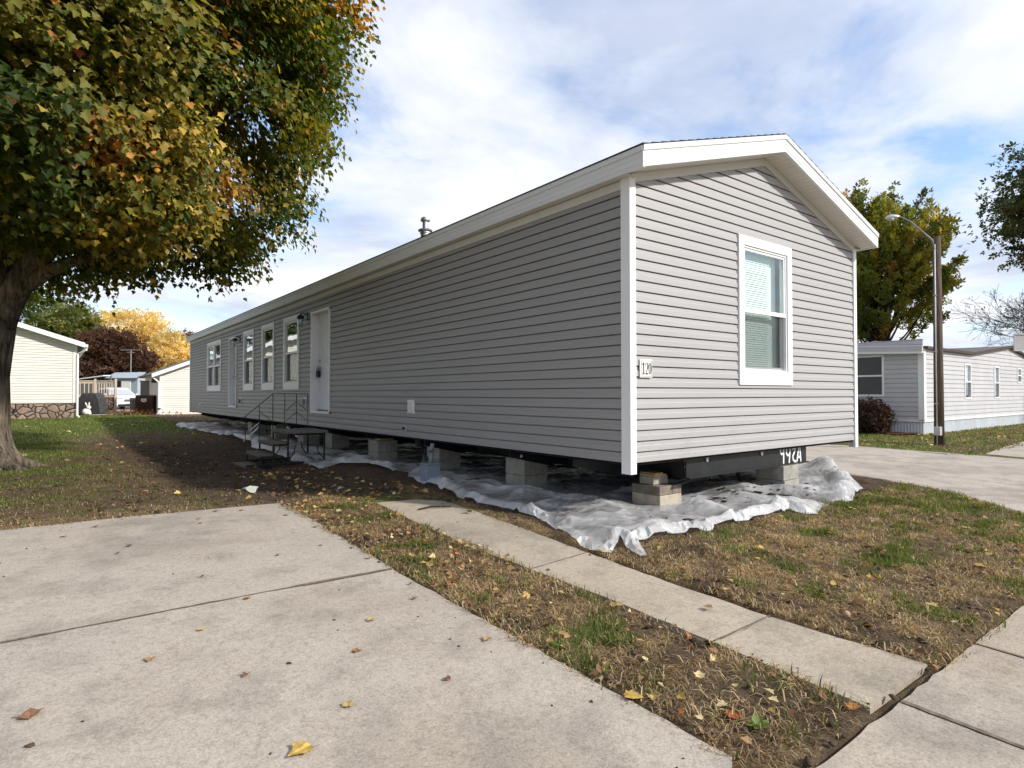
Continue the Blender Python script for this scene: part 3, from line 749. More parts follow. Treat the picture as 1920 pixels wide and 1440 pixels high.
# outriggers
for y in [.16]+[1.9+2.05*i for i in range(10)]:
    for a, b in ((.03,.97),(W-.03 if y > 1 else 4.0,3.52)):
        if a < 1 and y < 1: y = .80
        zo = -.034
        mb = MB(); mb.prism([(a,y,zo),(b,y,zo),(b,y,-.255),(b+(a-b)*.25,y,-.235),(a,y,zo-.04)], (0,.008,0)); mb.bar((a,y+.004,zo-.045),(b+(a-b)*.25,y+.004,-.24),.05,.006,(0,1,0))
        mb.build('outrigger', M['black'], home)
for y in [3.2+2.4*i for i in range(8)]:
    mb = MB(); mb.box(1.09,3.46,y,y+.06,-.2,-.05); mb.build('chassis_crossmember', M['black'], home)
# white pipe ends below the floor
for x, y, z in ((.22,1.92,-.10),(.35,.95,-.14)):
    mb = MB(); mb.tube([(x-.03,y-.02,z),(x+.03,y+.02,z)], .021, 10); mb.tube([(x-.03,y+.05,z-.006),(x+.03,y+.10,z-.006)], .019, 10); mb.tube([(x+.02,y-.01,z),(x+.02,y+.09,z+.01),(x+.03,y+.09,-.03)], .012, 8); mb.build('water_pipe', M['pvc'], home, smooth=True)

# ---------------------------------------------------------------- BLOCK PIERS (each block can be lifted)
def block(name, cx, cy, z, sx, sy, h, label, mat='block', grp='concrete blocks of the piers', rot=0, cat='concrete block', holes_face=None):
    mb = MB(); g = .0015
    x0, x1, y0, y1 = cx-sx/2+g, cx+sx/2-g, cy-sy/2+g, cy+sy/2-g
    mb.box(x0, x1, y0, y1, z+g, z+h-g)
    if holes_face:   # fluted web ends on the long side
        for i in range(5):
            t = x0+(x1-x0)*(.1+.2*i)
            if holes_face == 'y': mb.box(t, t+.035, y0-.006, y0+.01, z+.006, z+h-.006)
    o = mb.build(name, M[mat], None, bevel=.006, base=True); tag(o, label, cat, grp); return o
def pier(px, py, zb, n, where, size=.38):
    z = zb
    nth = ['bottom', 'second', 'third', 'fourth']
    for i in range(n):
        a = i % 2
        for s in (0, 1):
            off = (s-.5)*size/2
            lab = f"grey block, {'far' if s else 'near'} half of the {nth[i]} course {where}"
            if a == 0: block('concrete_block', px, py+off, z, size, size/2, .2, lab)
            else: block('concrete_block', px+off, py, z, size/2, size, .2, lab.replace('far', 'right').replace('near', 'left'))
        z += .2
    return z
# front left pile
zb = gzf(.9, .4)-.0
bl = lambda *a, **k: block(*a, **k)
fx, fy = .885, .415
bl('concrete_block', fx, fy-.095, zb+.004, .36, .19, .158, 'tan concrete block facing the lawn, bottom of the pile by the near corner post', 'block_tan')
bl('concrete_block', fx, fy+.095, zb+.004, .36, .19, .158, 'tan concrete block at the back of the bottom course by the near corner post', 'block_tan')
bl('concrete_block', fx-.08, fy, zb+.162, .205, .38, .095, 'dark weathered concrete cap block, left half of the pile by the corner post', 'block_dark')
bl('concrete_block', fx+.10, fy, zb+.162, .155, .38, .095, 'dark mottled concrete cap block, right half of the pile by the corner post', 'block_dark')
bl('concrete_block', fx-.02, fy+.02, zb+.257, .25, .19, .085, 'small grey concrete block carrying the wooden shims by the corner post', 'block')
for i, (dx, w, t, z0) in enumerate(((-.02,.20,.022,.342),(-.04,.13,.018,.364))):
    b = MB().box(fx-.02+dx-w/2, fx-.02+dx+w/2, fy-.085, fy+.11, zb+z0+.001, zb+z0+t).build('wood_shim', M['wood'], None, base=True)
    tag(b, ['orange-brown flat wood shim on the block pile by the corner post', 'short pale wood shim topmost on the pile by the corner post'][i], 'wood shim')
# front right pile
zb2 = gzf(2.95, .1)
block('concrete_block', 2.97, .20, zb2, .36, .38, .165, 'fluted grey concrete block standing on the plastic under the painted beam end', 'block', holes_face=None)
block('concrete_block', 2.965, .205, zb2+.165, .36, .37, gzf(0,0)*0 + (-.238-(zb2+.165)), 'smooth grey concrete block directly under the spray-painted beam end', 'block')
wheres = [(.47,2.13,'in the pier nearest the corner post'), (.50,4.2,'in the pier behind the meter box'), (.32,5.95,'in the pier right of the entry steps'),
          (.52,8.58,'in the pier behind the steps platform'), (.38,9.95,'in the shaded pier left of the platform'), (.45,12.3,'in the second pier beyond the steps'), (.45,14.6,'in the pier below the far door')]
for px, py, w in wheres:
    zt_ = pier(px, py, gzf(px, py)-.03, 2, w)
    b = MB().box(px-.13, px+.13, py-.16, py+.16, zt_+.002, -.125 if False else zt_+.03).build('wood_shim', M['wood'], None, base=True); tag(b, 'flat wood shim on top of the blocks ' + w, 'wood shim')
for i, y in enumerate((3.3, 6.4, 10.2)):
    pier(3.6, y, gzf(3.6, y), 1, ['in the nearest far-side low pier','in the middle far-side low pier','in the last far-side low pier'][i])
# anchor strut braces under the end
br = thing('foundation_brace', 'black steel strut brace fanning down under the gable end beam', 'steel brace', (2.0,.6,gzf(2,.6)))
zg = gzf(2,.6)
for a, b in (((1.85,.28,-.22),(1.12,.62,zg+.10)), ((1.75,.28,-.22),(2.62,.62,zg+.05)), ((2.15,.26,-.22),(2.72,.55,zg+.07)), ((1.05,.9,-.26),(.9,2.0,zg+.08))):
    mb = MB(); mb.bar(a, b, .05, .03); mb.build('strut', M['black'], br)
mb = MB(); mb.box(2.55,2.9,.42,.75,zg-.01,zg+.03); mb.build('ground_pan', M['black'], br)
mb = MB(); mb.tube([(2.66,.6,zg+.035),(2.66,.6,zg+.07)], .02, 8); mb.build('bolt', M['galv'], br)

# electrical pedestal
up = thing('meter_box', 'grey enamelled electrical box with conduit standing at the plastic edge', 'electrical box', (-.36,3.06,gzf(-.3,3)))
zg = gzf(-.3,3)
mb = MB(); mb.box(-.475,-.265,3.0,3.17,zg+.01,zg+.255); bx_ = mb.build('box', M['dull'], up, bevel=.008)
mb = MB(); mb.box(-.462,-.278,2.988,2.9995,zg+.025,zg+.24); mb.build('cover', M['dull'], bx_, bevel=.004)
mb = MB(); mb.box(-.485,-.255,2.985,3.18,zg+.255,zg+.268); mb.build('lid', M['dull'], bx_, bevel=.004)
mb = MB(); mb.tube([(-.37,3.08,zg+.26),(-.37,3.08,-.15),(-.33,3.09,-.03),(-.25,3.1,.02)] if False else [(-.37,3.08,zg+.26),(-.36,3.085,-.2),(-.33,3.1,.0)], .026, 12); mb.build('conduit', M['pipe'], up, smooth=True)
mb = MB(); mb.tube([(-.37,3.08,zg+.42),(-.37,3.08,zg+.47)], .032, 12); mb.build('coupling', M['pipe'], up, smooth=True)
mb = MB(); mb.tube([(-.38,3.35,gzf(0,3)+.04),(.6,4.9,gzf(0,3)+.26)], .03, 10); tag(mb.build('drain_pipe', M['pipe'], None, smooth=True, base=True), 'long grey pipe slanting down across the plastic behind the meter box', 'pipe')
mb = MB(); mb.tube([(.1,9.9,-.30),(.1,10.6,-.12)], .02, 8)
tag(mb.build('drain_pipe', M['pvc'], None, base=True), 'pale pipe under the floor behind the stair rail', 'pipe')

# ---------------------------------------------------------------- ENTRY STEPS
st = thing('entry_steps', 'dark iron entry steps with worn boards and one thin railing', 'steps', (-1.2,6.5,gzf(-1,6)))
zg = gzf(-1,6); y0, y1 = 6.05, 6.9
def tread(x0, x1, ya, yb, z):
    mb = MB(); n = max(2, int((yb-ya)/.2)) if False else 2
    w = (x1-x0)/n
    for i in range(n): mb.box(x0+i*w+.003, x0+(i+1)*w-.003, ya, yb, z-.038, z+.001*(i % 2))
    mb.build('tread', M['tread'], st, bevel=.003)
tread(-1.30,-.64,5.98,6.9,.05)
tread(-1.52,-1.24,6.1,6.9,-.12); tread(-1.71,-1.45,6.12,6.92,-.30); tread(-1.91,-1.65,6.12,6.95,-.465)
def angle(a, b, w=.024): mb = MB(); mb.bar(a, b, w, w); return mb
for x, zt_ in ((-.68,.01),(-.98,.01),(-1.27,.01),(-1.49,-.16),(-1.69,-.34),(-1.88,-.50)):
    for y in (y0+.02, y1-.02):
        if zt_-zg > .05 and x != -.98: angle((x,y,zg-.03),(x,y,zt_)).build('leg', M['iron'], st)
mb = MB()
for y in (y0+.02, y1-.02):
    mb.bar((-1.9,y,zg+.06),(-.68,y,zg+.06),.03,.03); mb.bar((-1.28,y,.0),(-.66,y,.0),.03,.035)
    mb.bar((-1.5,y,-.165),(-1.26,y,-.165),.028,.03); mb.bar((-1.7,y,-.345),(-1.47,y,-.345),.028,.03); mb.bar((-1.9,y,-.51),(-1.67,y,-.51),.028,.03)
for x, z in ((-.68,.0),(-1.27,.0),(-1.49,-.165),(-1.69,-.345),(-1.88,-.51),(-.68,zg+.06)): mb.bar((x,y0,z),(x,y1,z),.028,.03)
for y in (y0+.03, y1-.03): mb.tube([(-.69,y,zg+.1),(-.78,y,zg+.22),(-.80,y,zg+.34)], .009, 6); mb.tube([(-1.26,y,zg+.1),(-1.17,y,zg+.22),(-1.15,y,zg+.34)], .009, 6)
mb.build('frame', M['iron'], st)
rail = MB(); yr = 6.88; zt_ = .655
rail.bar((-1.28,yr,zt_),(-.68,yr,zt_),.012,.012); rail.bar((-1.28,yr,zt_),(-1.86,yr,.16),.011,.012); rail.build('handrail', M['iron'], st)
for i, x in enumerate((-1.28,-1.08,-.88,-.68)):
    angle((x,yr,.0),(x,yr,zt_), .010).build('baluster', M['iron'], st)
angle((-1.5,yr,-.14),(-1.5,yr,.46), .010).build('baluster', M['iron'], st); angle((-1.72,yr,-.32),(-1.72,yr,.27), .010).build('baluster', M['iron'], st)
mb = MB()
for z in (.52,.34):
    mb.bar((-.88,yr,z),(-1.06,yr,z-.16),.009,.009); mb.bar((-.88,yr,z),(-.70,yr,z-.16),.009,.009)
mb.bar((-1.5,yr,.36),(-1.30,yr,.19),.009,.009); mb.build('brace_rod', M['iron'], st)
mb = MB(); mb.bar((-1.5,yr+.03,.09),(-1.74,yr+.03,-.14),.016,.016); mb.bar((-1.48,yr+.05,.17),(-1.62,yr+.05,.05),.012,.012); mb.build('toe_rail', M['galv'], st)
mb = MB(); mb.tube([(-1.86,6.14,-.50),(-1.83,6.1,-.54),(-1.76,6.06,zg-.03)], .013, 6); mb.build('foot', M['iron'], st)

# ---------------------------------------------------------------- PLASTIC SHEET
edge = [(-.94,19.3),(-.95,18.2),(-.72,17.0),(-.68,15.06),(-.60,13.4),(-.77,11.83),(-.62,10.6),(-1.15,8.81),(-.98,7.6),(-1.05,6.23),(-1.04,5.27),(-.58,5.59),(-.30,5.2),(-.34,4.5),(-.46,3.6),(-.52,2.92),(-.57,2.53),(-.72,1.74),
        (-.58,1.14),(-.60,.67),(-.66,.44),(-.80,.1),(-.93,-.22),(-.96,-.42),(-.88,-.58),(-.74,-.52),(-.66,-.46),(-.76,-.76),(-.70,-.78),(-.56,-.60),(-.49,-.47),(-.2,-.50),(.18,-.51),(.36,-.60),(.53,-.56),(.9,-.52),(1.3,-.62),(1.73,-.60),(1.80,-.76),(1.92,-.80),(2.2,-.70),(2.57,-.65),(3.0,-.68),(3.30,-.57),(3.7,-.5),(4.05,-.23),(4.36,.06),(4.95,.45),(4.9,1.2),(4.7,3),(4.8,8),(4.7,14),(4.8,20.5),(2,21.2)]
fine = []
for i, a in enumerate(edge):
    b = edge[(i+1) % len(edge)]; Ld = math.dist(a, b); n = max(1, int(Ld/(.05 if a[1] < 4 and a[0] < 4.6 else .3)))
    for k in range(n):
        t = k/n; fine.append((a[0]+(b[0]-a[0])*t+GR_(.008), a[1]+(b[1]-a[1])*t+GR_(.008)))
pts = [Vector(p) for p in fine]; nb = len(pts)
for x0, x1, y0, y1, s in ((-1.1,5,-.85,1.8,.030),(-1.1,5,1.8,6.5,.065),(-1.2,5,6.5,21,.17)):
    y = y0; r = 0
    while y < y1:
        x = x0+(r % 2)*s/2
        while x < x1: pts.append(Vector((x+GR_(s*.25), y+GR_(s*.25)))); x += s
        y += s*.87; r += 1
v, e, f, ov, *_ = delaunay_2d_cdt(pts, [], [list(range(nb))], 1, 1e-5)
pv = np.array([(p.x, p.y) for p in v]); ea = np.array(fine)
def dist_edge(p):
    out = np.full(len(p), 9.)
    for i in range(0, len(ea)):
        a = ea[i]; b = ea[(i+1) % len(ea)]; ab = b-a
        t = np.clip(((p-a)@ab)/(ab@ab+1e-12), 0, 1); out = np.minimum(out, np.linalg.norm(p-a-t[:,None]*ab, axis=1))
    return out
de = dist_edge(pv); px, py = pv[:,0], pv[:,1]
def ridges(x, y, sc, seed):
    a = fbm(x*sc, y*sc, seed, 4); return 1-np.abs(a*2-1)*2.2
under = ((px > .1) & (px < 3.7) & (py > 1.0)).astype(float)
rg = np.clip(ridges(px+.3*fbm(px*2,py*2,5), py*.8, 1.7, 201), 0, 1)**2
rg2 = np.clip(ridges(px*1.2, py*1.2+3, 4.5, 211), 0, 1)**2
zf = gz(px, py)+.030+.012*(fbm(px*5,py*5,301)-.5)
rga = np.clip(ridges(px+.4*py, py*.7-.3*px, .9, 231), 0, 1); rgb = np.clip(ridges(px*1.1-.5*py, py+.2*px, 2.3, 241), 0, 1)
rgc = np.clip(ridges(px*.8+.9*py, py*1.1-.6*px, 5.2, 251), 0, 1)
rp = np.random.default_rng(17); crs = np.zeros_like(px); lines = np.zeros_like(px)
for i in range(11):
    a = rp.uniform(0, math.pi); wl = rp.uniform(.22, 1.1); am = wl*rp.uniform(.024,.044)
    q = (px*math.cos(a)+py*math.sin(a))/wl + .55*(fbm(px*.8+i*7, py*.8, 400+i, 2)-.5)*2 + rp.uniform(0,1)
    tri = np.abs(q-np.floor(q)-.5)*2          # 0..1, sharp crests and valleys
    mk = sst(.42, .62, fbm(px*1.4+i*3.1, py*1.4+i*1.7, 420+i, 2))
    crs += (tri-.5)*am*mk; lines = np.maximum(lines, sst(.86,1.0,tri)*mk)
zf += np.maximum(crs+.02, 0)*(1-.6*under)*sst(0, .08, de) + rga**2*.085*(1-.72*under)*sst(0,.08,de)
zf += .035*sst(.14, .02, de)*(fbm(px*3, py*3, 221) > .47)*(1-sst(.10,.16,de))   # turned-up hem in places
bump_ = lambda cx, cy, h, rx, ry: h*np.exp(-((px-cx)/rx)**2-((py-cy)/ry)**2)
zf += bump_(4.55,.28,.20,.30,.22)+bump_(4.2,.05,.10,.25,.15)+bump_(-.25,.25,.075,.28,.5)+bump_(-.75,-.2,.03,.15,.2)+bump_(-.9,9.2,.20,.3,1.1)+bump_(-.75,12.3,.16,.3,1.2)+bump_(-.35,4.7,.07,.3,.4)+bump_(1.75,-.55,.04,.3,.12)
zf += bump_(3.4,-.45,.09,.35,.12)+bump_(4.75,.5,.12,.2,.2)+bump_(3.9,-.2,.10,.18,.3)+bump_(-.1,-.35,.07,.22,.10)+bump_(-.62,-.35,.06,.1,.3)
mb = MB(); mb.add([(a, b, c) for a, b, c in zip(px, py, zf)], [tuple(q) for q in f])
o = mb.build('plastic_sheet', M['plastic'], None, smooth=False, base=True)
ca = o.data.color_attributes.new('Col', 'FLOAT_COLOR', 'POINT')
clear = np.where(lines > .5, -.1, .20)+.0+.6*under*sst(.2,.9,np.minimum(px-.1,py-.9)+.25)*(1-.35*rga) + .42*sst(.55,.38,fbm(px*1.6,py*1.6,261))*(1-under)*sst(.05,.16,de)-.15*sst(.12,.03,de)
c4 = np.repeat(np.clip(clear,0,1).astype(np.float32)[:,None],4,1); ca.data.foreach_set('color', c4.ravel())
tag(o, 'crumpled translucent white polythene sheet spread on the ground under the raised home', 'plastic sheet')

# dirt and dead leaves lying on the plastic, soil crumbs on the slabs and bare earth
def blob_cloud(name, P, S, cols, m, flat=.6, seed=1):
    r = np.random.default_rng(seed)
    base = np.array([(0,0,1),(0.894,0,.447),(.276,.851,.447),(-.724,.526,.447),(-.724,-.526,.447),(.276,-.851,.447),(.724,.526,-.447),(-.276,.851,-.447),(-.894,0,-.447),(-.276,-.851,-.447),(.724,-.526,-.447),(0,0,-1)])
    F = np.array([(0,1,2),(0,2,3),(0,3,4),(0,4,5),(0,5,1),(1,6,2),(2,7,3),(3,8,4),(4,9,5),(5,10,1),(6,7,2),(7,8,3),(8,9,4),(9,10,5),(10,6,1),(6,11,7),(7,11,8),(8,11,9),(9,11,10),(10,11,6)])
    n = len(P); ang = r.uniform(0, 6.28, n); sc = r.uniform(.6, 1.4, (n,12,1))
    V = base[None]*sc*S[:,None,None]; V = V*np.array([1.2,.85,flat])
    c, s = np.cos(ang)[:,None], np.sin(ang)[:,None]
    V = np.stack([V[...,0]*c-V[...,1]*s, V[...,0]*s+V[...,1]*c, V[...,2]], -1)+P[:,None,:]
    Fi = (F[None]+(np.arange(n)*12)[:,None,None]).reshape(-1)
    o = raw_mesh(name, V.reshape(-1,3), Fi, np.arange(len(Fi)//3)*3, m, None, np.repeat(cols, 12, 0))
    o['kind'] = 'stuff'; return o
n = 26000
x = rng.uniform(-6.5, 5, n); y = rng.uniform(-2.75, 12, n)
dd, gg, _ = zones(x, y); si = in_slab(x, y)
pl_ = (x > -.75) & (y > -.45) & (x < 4.9)
keep = (((si < 0) & (rng.random(n) < dd*.55+.02)) | ((si > 0) & (rng.random(n) < .022+.35*np.exp(-si/.05))*(x < 4))) & ~pl_ & ~((si > 0) & (x > 4))
x, y, si, dd = x[keep], y[keep], si[keep], dd[keep]; n = len(x)
S = rng.gamma(2, .0040, n)+.003; S = np.where(si > 0, S*.45, S); S = np.clip(S, .002, .035)
P = np.stack([x, y, gz(x, y)+np.where(si > 0, .014, .02)+S*.2+(fbm(x*3.1,y*3.1,71,4)-.5)*.06*(.4+dd*1.3)*sst(.1,.7,-si)], -1)
cc_ = np.array([.105,.075,.054])*rng.uniform(.5,1.5,(n,1))
tag(blob_cloud('soil_crumbs', P, S, cc_, M['ground']), 'dark soil crumbs strewn on bare earth and concrete edges', 'soil')
n = 85; x = np.concatenate([rng.normal(2.1,.5,60), rng.uniform(-.5,3.4,25)]); y = np.concatenate([rng.normal(-.02,.16,60), rng.uniform(-.45,.8,25)])
zi = np.array([zf[np.argmin((px-a)**2+(py-b)**2)] for a, b in zip(x, y)])
tag(blob_cloud('soil_crumbs', np.stack([x,y,zi+.006],-1), rng.gamma(2,.009,n)+.006, np.array([.07,.05,.038])*rng.uniform(.5,1.6,(n,1)), M['ground'], .16, 4), 'brown dirt scattered on the plastic sheet', 'soil')

# ---------------------------------------------------------------- leaf clouds
def rot_basis(tip, nrm):
    tip = tip/np.linalg.norm(tip, axis=1, keepdims=True)
    nrm = nrm-tip*(tip*nrm).sum(1, keepdims=True); nrm /= np.linalg.norm(nrm, axis=1, keepdims=True)+1e-9
    sx_ = np.cross(tip, nrm); return np.stack([sx_, tip, nrm], -1)
MAPLE = [(0,-.12),(.16,-.03),(.40,-.03),(.34,.14),(.56,.36),(.37,.42),(.26,.52),(.19,.66),(0,.92)]   # half outline, x>0
def leaf_template(kind):
    if kind == 'maple':
        h = MAPLE; m = len(h)
        z = lambda x, y: .22*abs(x)-.25*max(0, y-.3)**2
        right = [(x, y, z(x, y)) for x, y in h]; left = [(-x, y, z(x, y)) for x, y in h[1:-1]]
        V = right+left
        return np.array(V), [list(range(m)), [0]+[m-1]+list(range(m+len(left)-1, m-1, -1))]
    if kind == 'diamond':
        return np.array([(0,-.5,0),(.3,0,.06),(0,.5,-.08),(-.3,0,.06)]), [[0,1,2],[0,2,3]]
    if kind == 'spray':   # small twig of three leaves
        V = []; F = []
        for a, s, o_ in ((0,1,(0,.25,0)),(.9,.8,(.25,0,.05)),(-.9,.8,(-.25,0,-.05))):
            b = len(V)
            for p in ((0,-.3,0),(.2,.05,.05),(0,.45,-.08),(-.2,.05,.05)):
                x, y, z = p[0]*s, p[1]*s, p[2]*s; V.append((x*math.cos(a)+y*math.sin(a)+o_[0], -x*math.sin(a)+y*math.cos(a)+o_[1], z+o_[2]))
            F += [[b,b+1,b+2],[b,b+2,b+3]]
        return np.array(V), F
def leaf_cloud(name, kind, P, tip, nrm, size, cols, m, parent=None, at=(0,0,0)):
    V, F = leaf_template(kind); n = len(P); k = len(V)
    B = rot_basis(tip, nrm)
    W_ = np.einsum('nij,kj->nki', B, V)*size[:,None,None]+P[:,None,:]
    fl = np.concatenate([np.array(q) for q in F]); lens = np.array([len(q) for q in F])
    loops = (fl[None]+(np.arange(n)*k)[:,None]).ravel()
    st_ = np.concatenate([[0], np.cumsum(lens)[:-1]]); tot = lens.sum()
    starts = (st_[None]+(np.arange(n)*tot)[:,None]).ravel()
    return raw_mesh(name, W_.reshape(-1,3), loops, starts, m, parent, np.repeat(cols, k, 0), False, at)
def pick(pal, w, n, r):
    w = np.array(w, float); w = w/w.sum(-1, keepdims=True)
    if w.ndim == 1: i = r.choice(len(pal), n, p=w)
    else: i = (w.cumsum(1) < r.random((n,1))).sum(1).clip(0, len(pal)-1)
    return np.array(pal)[i]*r.uniform(.72, 1.25, (n,1))
def unit(r, n):
    d = r.normal(size=(n,3)); return d/np.linalg.norm(d, axis=1, keepdims=True)

def limb_mesh(paths, n=10, jitter=.0, seed=0):
    mb = MB(); r = random.Random(seed)
    for pts, rad in paths:
        # densify with slight wander
        P = [Vector(p) for p in pts]; out = []; ro = []
        for i in range(len(P)-1):
            k = max(2, int((P[i+1]-P[i]).length/.3))
            for j in range(k):
                t = j/k; a = P[max(i-1,0)]; b = P[i]; c = P[i+1]; d = P[min(i+2,len(P)-1)]
                q = .5*((2*b)+(-a+c)*t+(2*a-5*b+4*c-d)*t*t+(-a+3*b-3*c+d)*t**3)
                rr = rad[i]*(1-t)+rad[i+1]*t
                out.append(q+Vector((r.uniform(-1,1),r.uniform(-1,1),r.uniform(-.3,.3)))*rr*jitter); ro.append(rr*(1+r.uniform(-1,1)*jitter*.4))
        out.append(P[-1]); ro.append(rad[-1])
        mb.tube(out, ro, n)
    return mb

# ---- the big maple
tb = np.array([-5.05, 8.45])   # trunk base
mt = thing('maple_tree', 'large sugar maple in green, gold and orange leaf on the left lawn', 'tree', (tb[0], tb[1], gzf(*tb)))
cx_, cy_, cz_ = -5.25, 8.3, 7.7; RH, RV = 5.55, 5.5
g0 = gzf(*tb)
paths = [([(-5.05,8.45,g0-.15),(-5.05,8.45,g0+.12),(-5.05,8.47,.15),(-5.02,8.45,1.3),(-4.98,8.43,2.1),(-5.15,8.5,3.2),(-5.3,8.5,4.4),(-5.35,8.4,6.5),(-5.2,8.3,9.5),(-5.2,8.3,12)], [.64,.44,.315,.30,.345,.30,.26,.21,.13,.04]),
         ([(-4.9,8.4,1.75),(-4.6,8.15,2.45),(-4.15,7.75,3.2),(-3.8,7.5,3.9),(-3.2,7.1,5.4),(-2.3,6.5,7.2)], [.24,.19,.165,.14,.10,.03]),
         ([(-4.75,8.25,2.1),(-4.3,7.9,2.55),(-3.78,7.5,2.78),(-3.2,7.05,2.95),(-2.2,6.4,3.5)], [.13,.105,.075,.055,.02]),
         ([(-4.2,7.8,3.1),(-3.4,7.3,3.3),(-2.6,6.4,3.6)], [.10,.06,.02]),
         ([(-5.2,8.3,2.9),(-5.3,7.4,4.2),(-5.2,6.4,5.6),(-5.0,5.2,6.6)], [.17,.13,.09,.03]),
         ([(-5.2,8.3,3.4),(-6.2,8.0,4.8),(-7.4,7.6,6.4),(-8.6,7.4,7.5)], [.18,.13,.09,.03]),
         ([(-5.3,8.5,4.2),(-4.6,7.6,5.6),(-4.0,6.6,7.2),(-3.6,5.8,8.6)], [.16,.11,.08,.03]),
         ([(-5.3,8.5,4.6),(-4.6,9.4,6.2),(-3.4,10.4,7.6),(-2.6,11,8.4)], [.16,.11,.08,.03]),
         ([(-5.3,8.5,5.0),(-6.4,9.8,6.6),(-7.4,11,8.2)], [.14,.1,.03])]
for a in (-.9,-.2,.6,1.5,2.6,3.6,4.6):
    paths.append(([(tb[0]+.2*math.cos(a),tb[1]+.2*math.sin(a),g0+.38),(tb[0]+.45*math.cos(a),tb[1]+.45*math.sin(a),g0+.10),(tb[0]+.85*math.cos(a+.1),tb[1]+.85*math.sin(a+.1),g0-.03)], [.16,.11,.03]))
r = np.random.default_rng(11)
for i in range(70):   # boughs reaching the crown
    d = unit(r, 1)[0]; d[2] = abs(d[2])*1.1-.45; d /= np.linalg.norm(d)
    e_ = np.array([cx_,cy_,cz_])+d*np.array([RH,RH,RV])*.86
    s_ = np.array([-5.25,8.4,3.2+abs(r.normal())*1.8]); m_ = (s_+e_)/2+np.array([0,0,.5])
    paths.append(([tuple(s_), tuple(m_), tuple(e_)], [.06,.035,.010]))
paths = [([(a-.07,b+.055,c_) for a, b, c_ in p_], r_) for p_, r_ in paths]
limb_mesh(paths, 14, .07, 3).build('trunk', M['bark'], mt, smooth=True)
def lump(d, seed, a=.14):
    return 1+a*2*(fbm(np.arctan2(d[:,1],d[:,0])*1.6+d[:,2]*1.3, d[:,2]*2.4+d[:,0], seed, 3)-.5)
nc = 1250
d = unit(r, nc*2); d = d[(d[:,2] > -.86)][:nc]; nc = len(d)
rr = np.where(r.random(nc) < .74, r.uniform(.88,1.0,nc), r.uniform(.45,.88,nc))
hz = np.hypot(d[:,0],d[:,1])+1e-6; sq = np.where(d[:,2] < 0, (1-np.abs(d[:,2])**2.35)**(1/2.35)/hz, 1.0)
dd3 = d*np.stack([sq,sq,np.ones(nc)],1)
cc = np.array([cx_,cy_,cz_])+dd3*np.array([RH,RH,RV])*(rr*lump(d, 91, .17))[:,None]
hd = np.hypot(cc[:,0]-tb[0], cc[:,1]-tb[1])
ok = ~((hd < 1.7) & (cc[:,2] < 4.0)) & (cc[:,2] > 2.5) & ~((hd < 2.5) & (cc[:,2] < 3.0))
cc, d = cc[ok], d[ok]
ex = np.stack([r.uniform(-7.6,-2.9,230), r.uniform(4.6,8.6,230), r.uniform(2.9,5.0,230)], -1)
ex = ex[(np.hypot(ex[:,0]-tb[0], ex[:,1]-tb[1]) > .9) & (((ex[:,0]-cx_)/RH)**2+((ex[:,1]-cy_)/RH)**2+((ex[:,2]-cz_)/RV)**2 < 1.25)]
ed_ = (ex-np.array([cx_,cy_,cz_])); ed_ /= np.linalg.norm(ed_, axis=1, keepdims=True)
cc = np.concatenate([cc, ex]); d = np.concatenate([d, ed_]); nc = len(cc)
NL = 176
ci = np.repeat(np.arange(nc), NL); n = len(ci)
out = d[ci].copy(); out[:,2] = out[:,2]*.5
lat = np.cross(out, np.array([0,0,1.])); lat /= np.linalg.norm(lat, axis=1, keepdims=True)+1e-6
o1 = np.clip(r.normal(size=(n,3)),-1.9,1.9)*np.array([.26,.26,.14])
drop = r.random(n)
P = cc[ci]+o1+out*(drop[:,None]*.25-.1); P[:,2] -= drop**2*.28+np.abs(o1[:,0]*.15)
tip = out*.9+r.normal(size=(n,3))*.5+np.array([0,0,-.7])
nrm = out*.75+np.array([.12,-.2,.75])+(r.normal(size=(nc,3))*.35)[ci]+r.normal(size=(n,3))*.42
size = r.uniform(.060,.125,n)
pal = [(.042,.072,.015),(.075,.105,.020),(.165,.155,.027),(.37,.265,.045),(.56,.40,.095),(.50,.24,.06),(.42,.09,.045)]
cn = fbm(cc[:,0]*.55+5, cc[:,2]*.55+cc[:,1]*.4, 95, 3)
gold = sst(.40,.68,cn+ (-(cc[:,0]+4.2))*.055+r.normal(size=nc)*.05)
orange = sst(.45,.7,fbm(cc[:,0]*.8+40, cc[:,2]*.8+cc[:,1]*.5, 97, 3)+ .05*(cc[:,2]-6)+.03*(cc[:,0]+3))
w = np.stack([.9*(1-gold)+.22, 1.4*(1-gold)+.4, 1.0+.6*gold, .20+1.15*gold, .05+.65*gold**2, .04+.75*orange**1.5, .012+.04*orange], 1)
cols = pick(pal, w[ci], n, r)
ccl = pick(pal, w, nc, r); same = r.random(n) < .75; cols[same] = (ccl[ci]*r.uniform(.75,1.25,(n,1)))[same]
ni = 7000; di = unit(r, ni); Pi = np.array([cx_,cy_,cz_])+di*np.array([RH,RH,RV])*r.uniform(.52,.83,ni)[:,None]
hi = np.hypot(Pi[:,0]-tb[0], Pi[:,1]-tb[1]); ki = (Pi[:,2] > 3.4) & ~((hi < 2.6) & (Pi[:,2] < 5.2)); Pi, di = Pi[ki], di[ki]; ni = len(Pi)
P = np.concatenate([P, Pi]); tip = np.concatenate([tip, di*.5+r.normal(size=(ni,3))*.5-np.array([0,0,.6])]); nrm = np.concatenate([nrm, di+r.normal(size=(ni,3))*.4])
size = np.concatenate([size, r.uniform(.16,.26,ni)]); cols = np.concatenate([cols, pick(pal[:4], (3,3,1.5,.4), ni, r)])
leaf_cloud('crown', 'maple', P, tip, nrm, size, cols, M['leaf'], mt, (cx_,cy_,cz_))
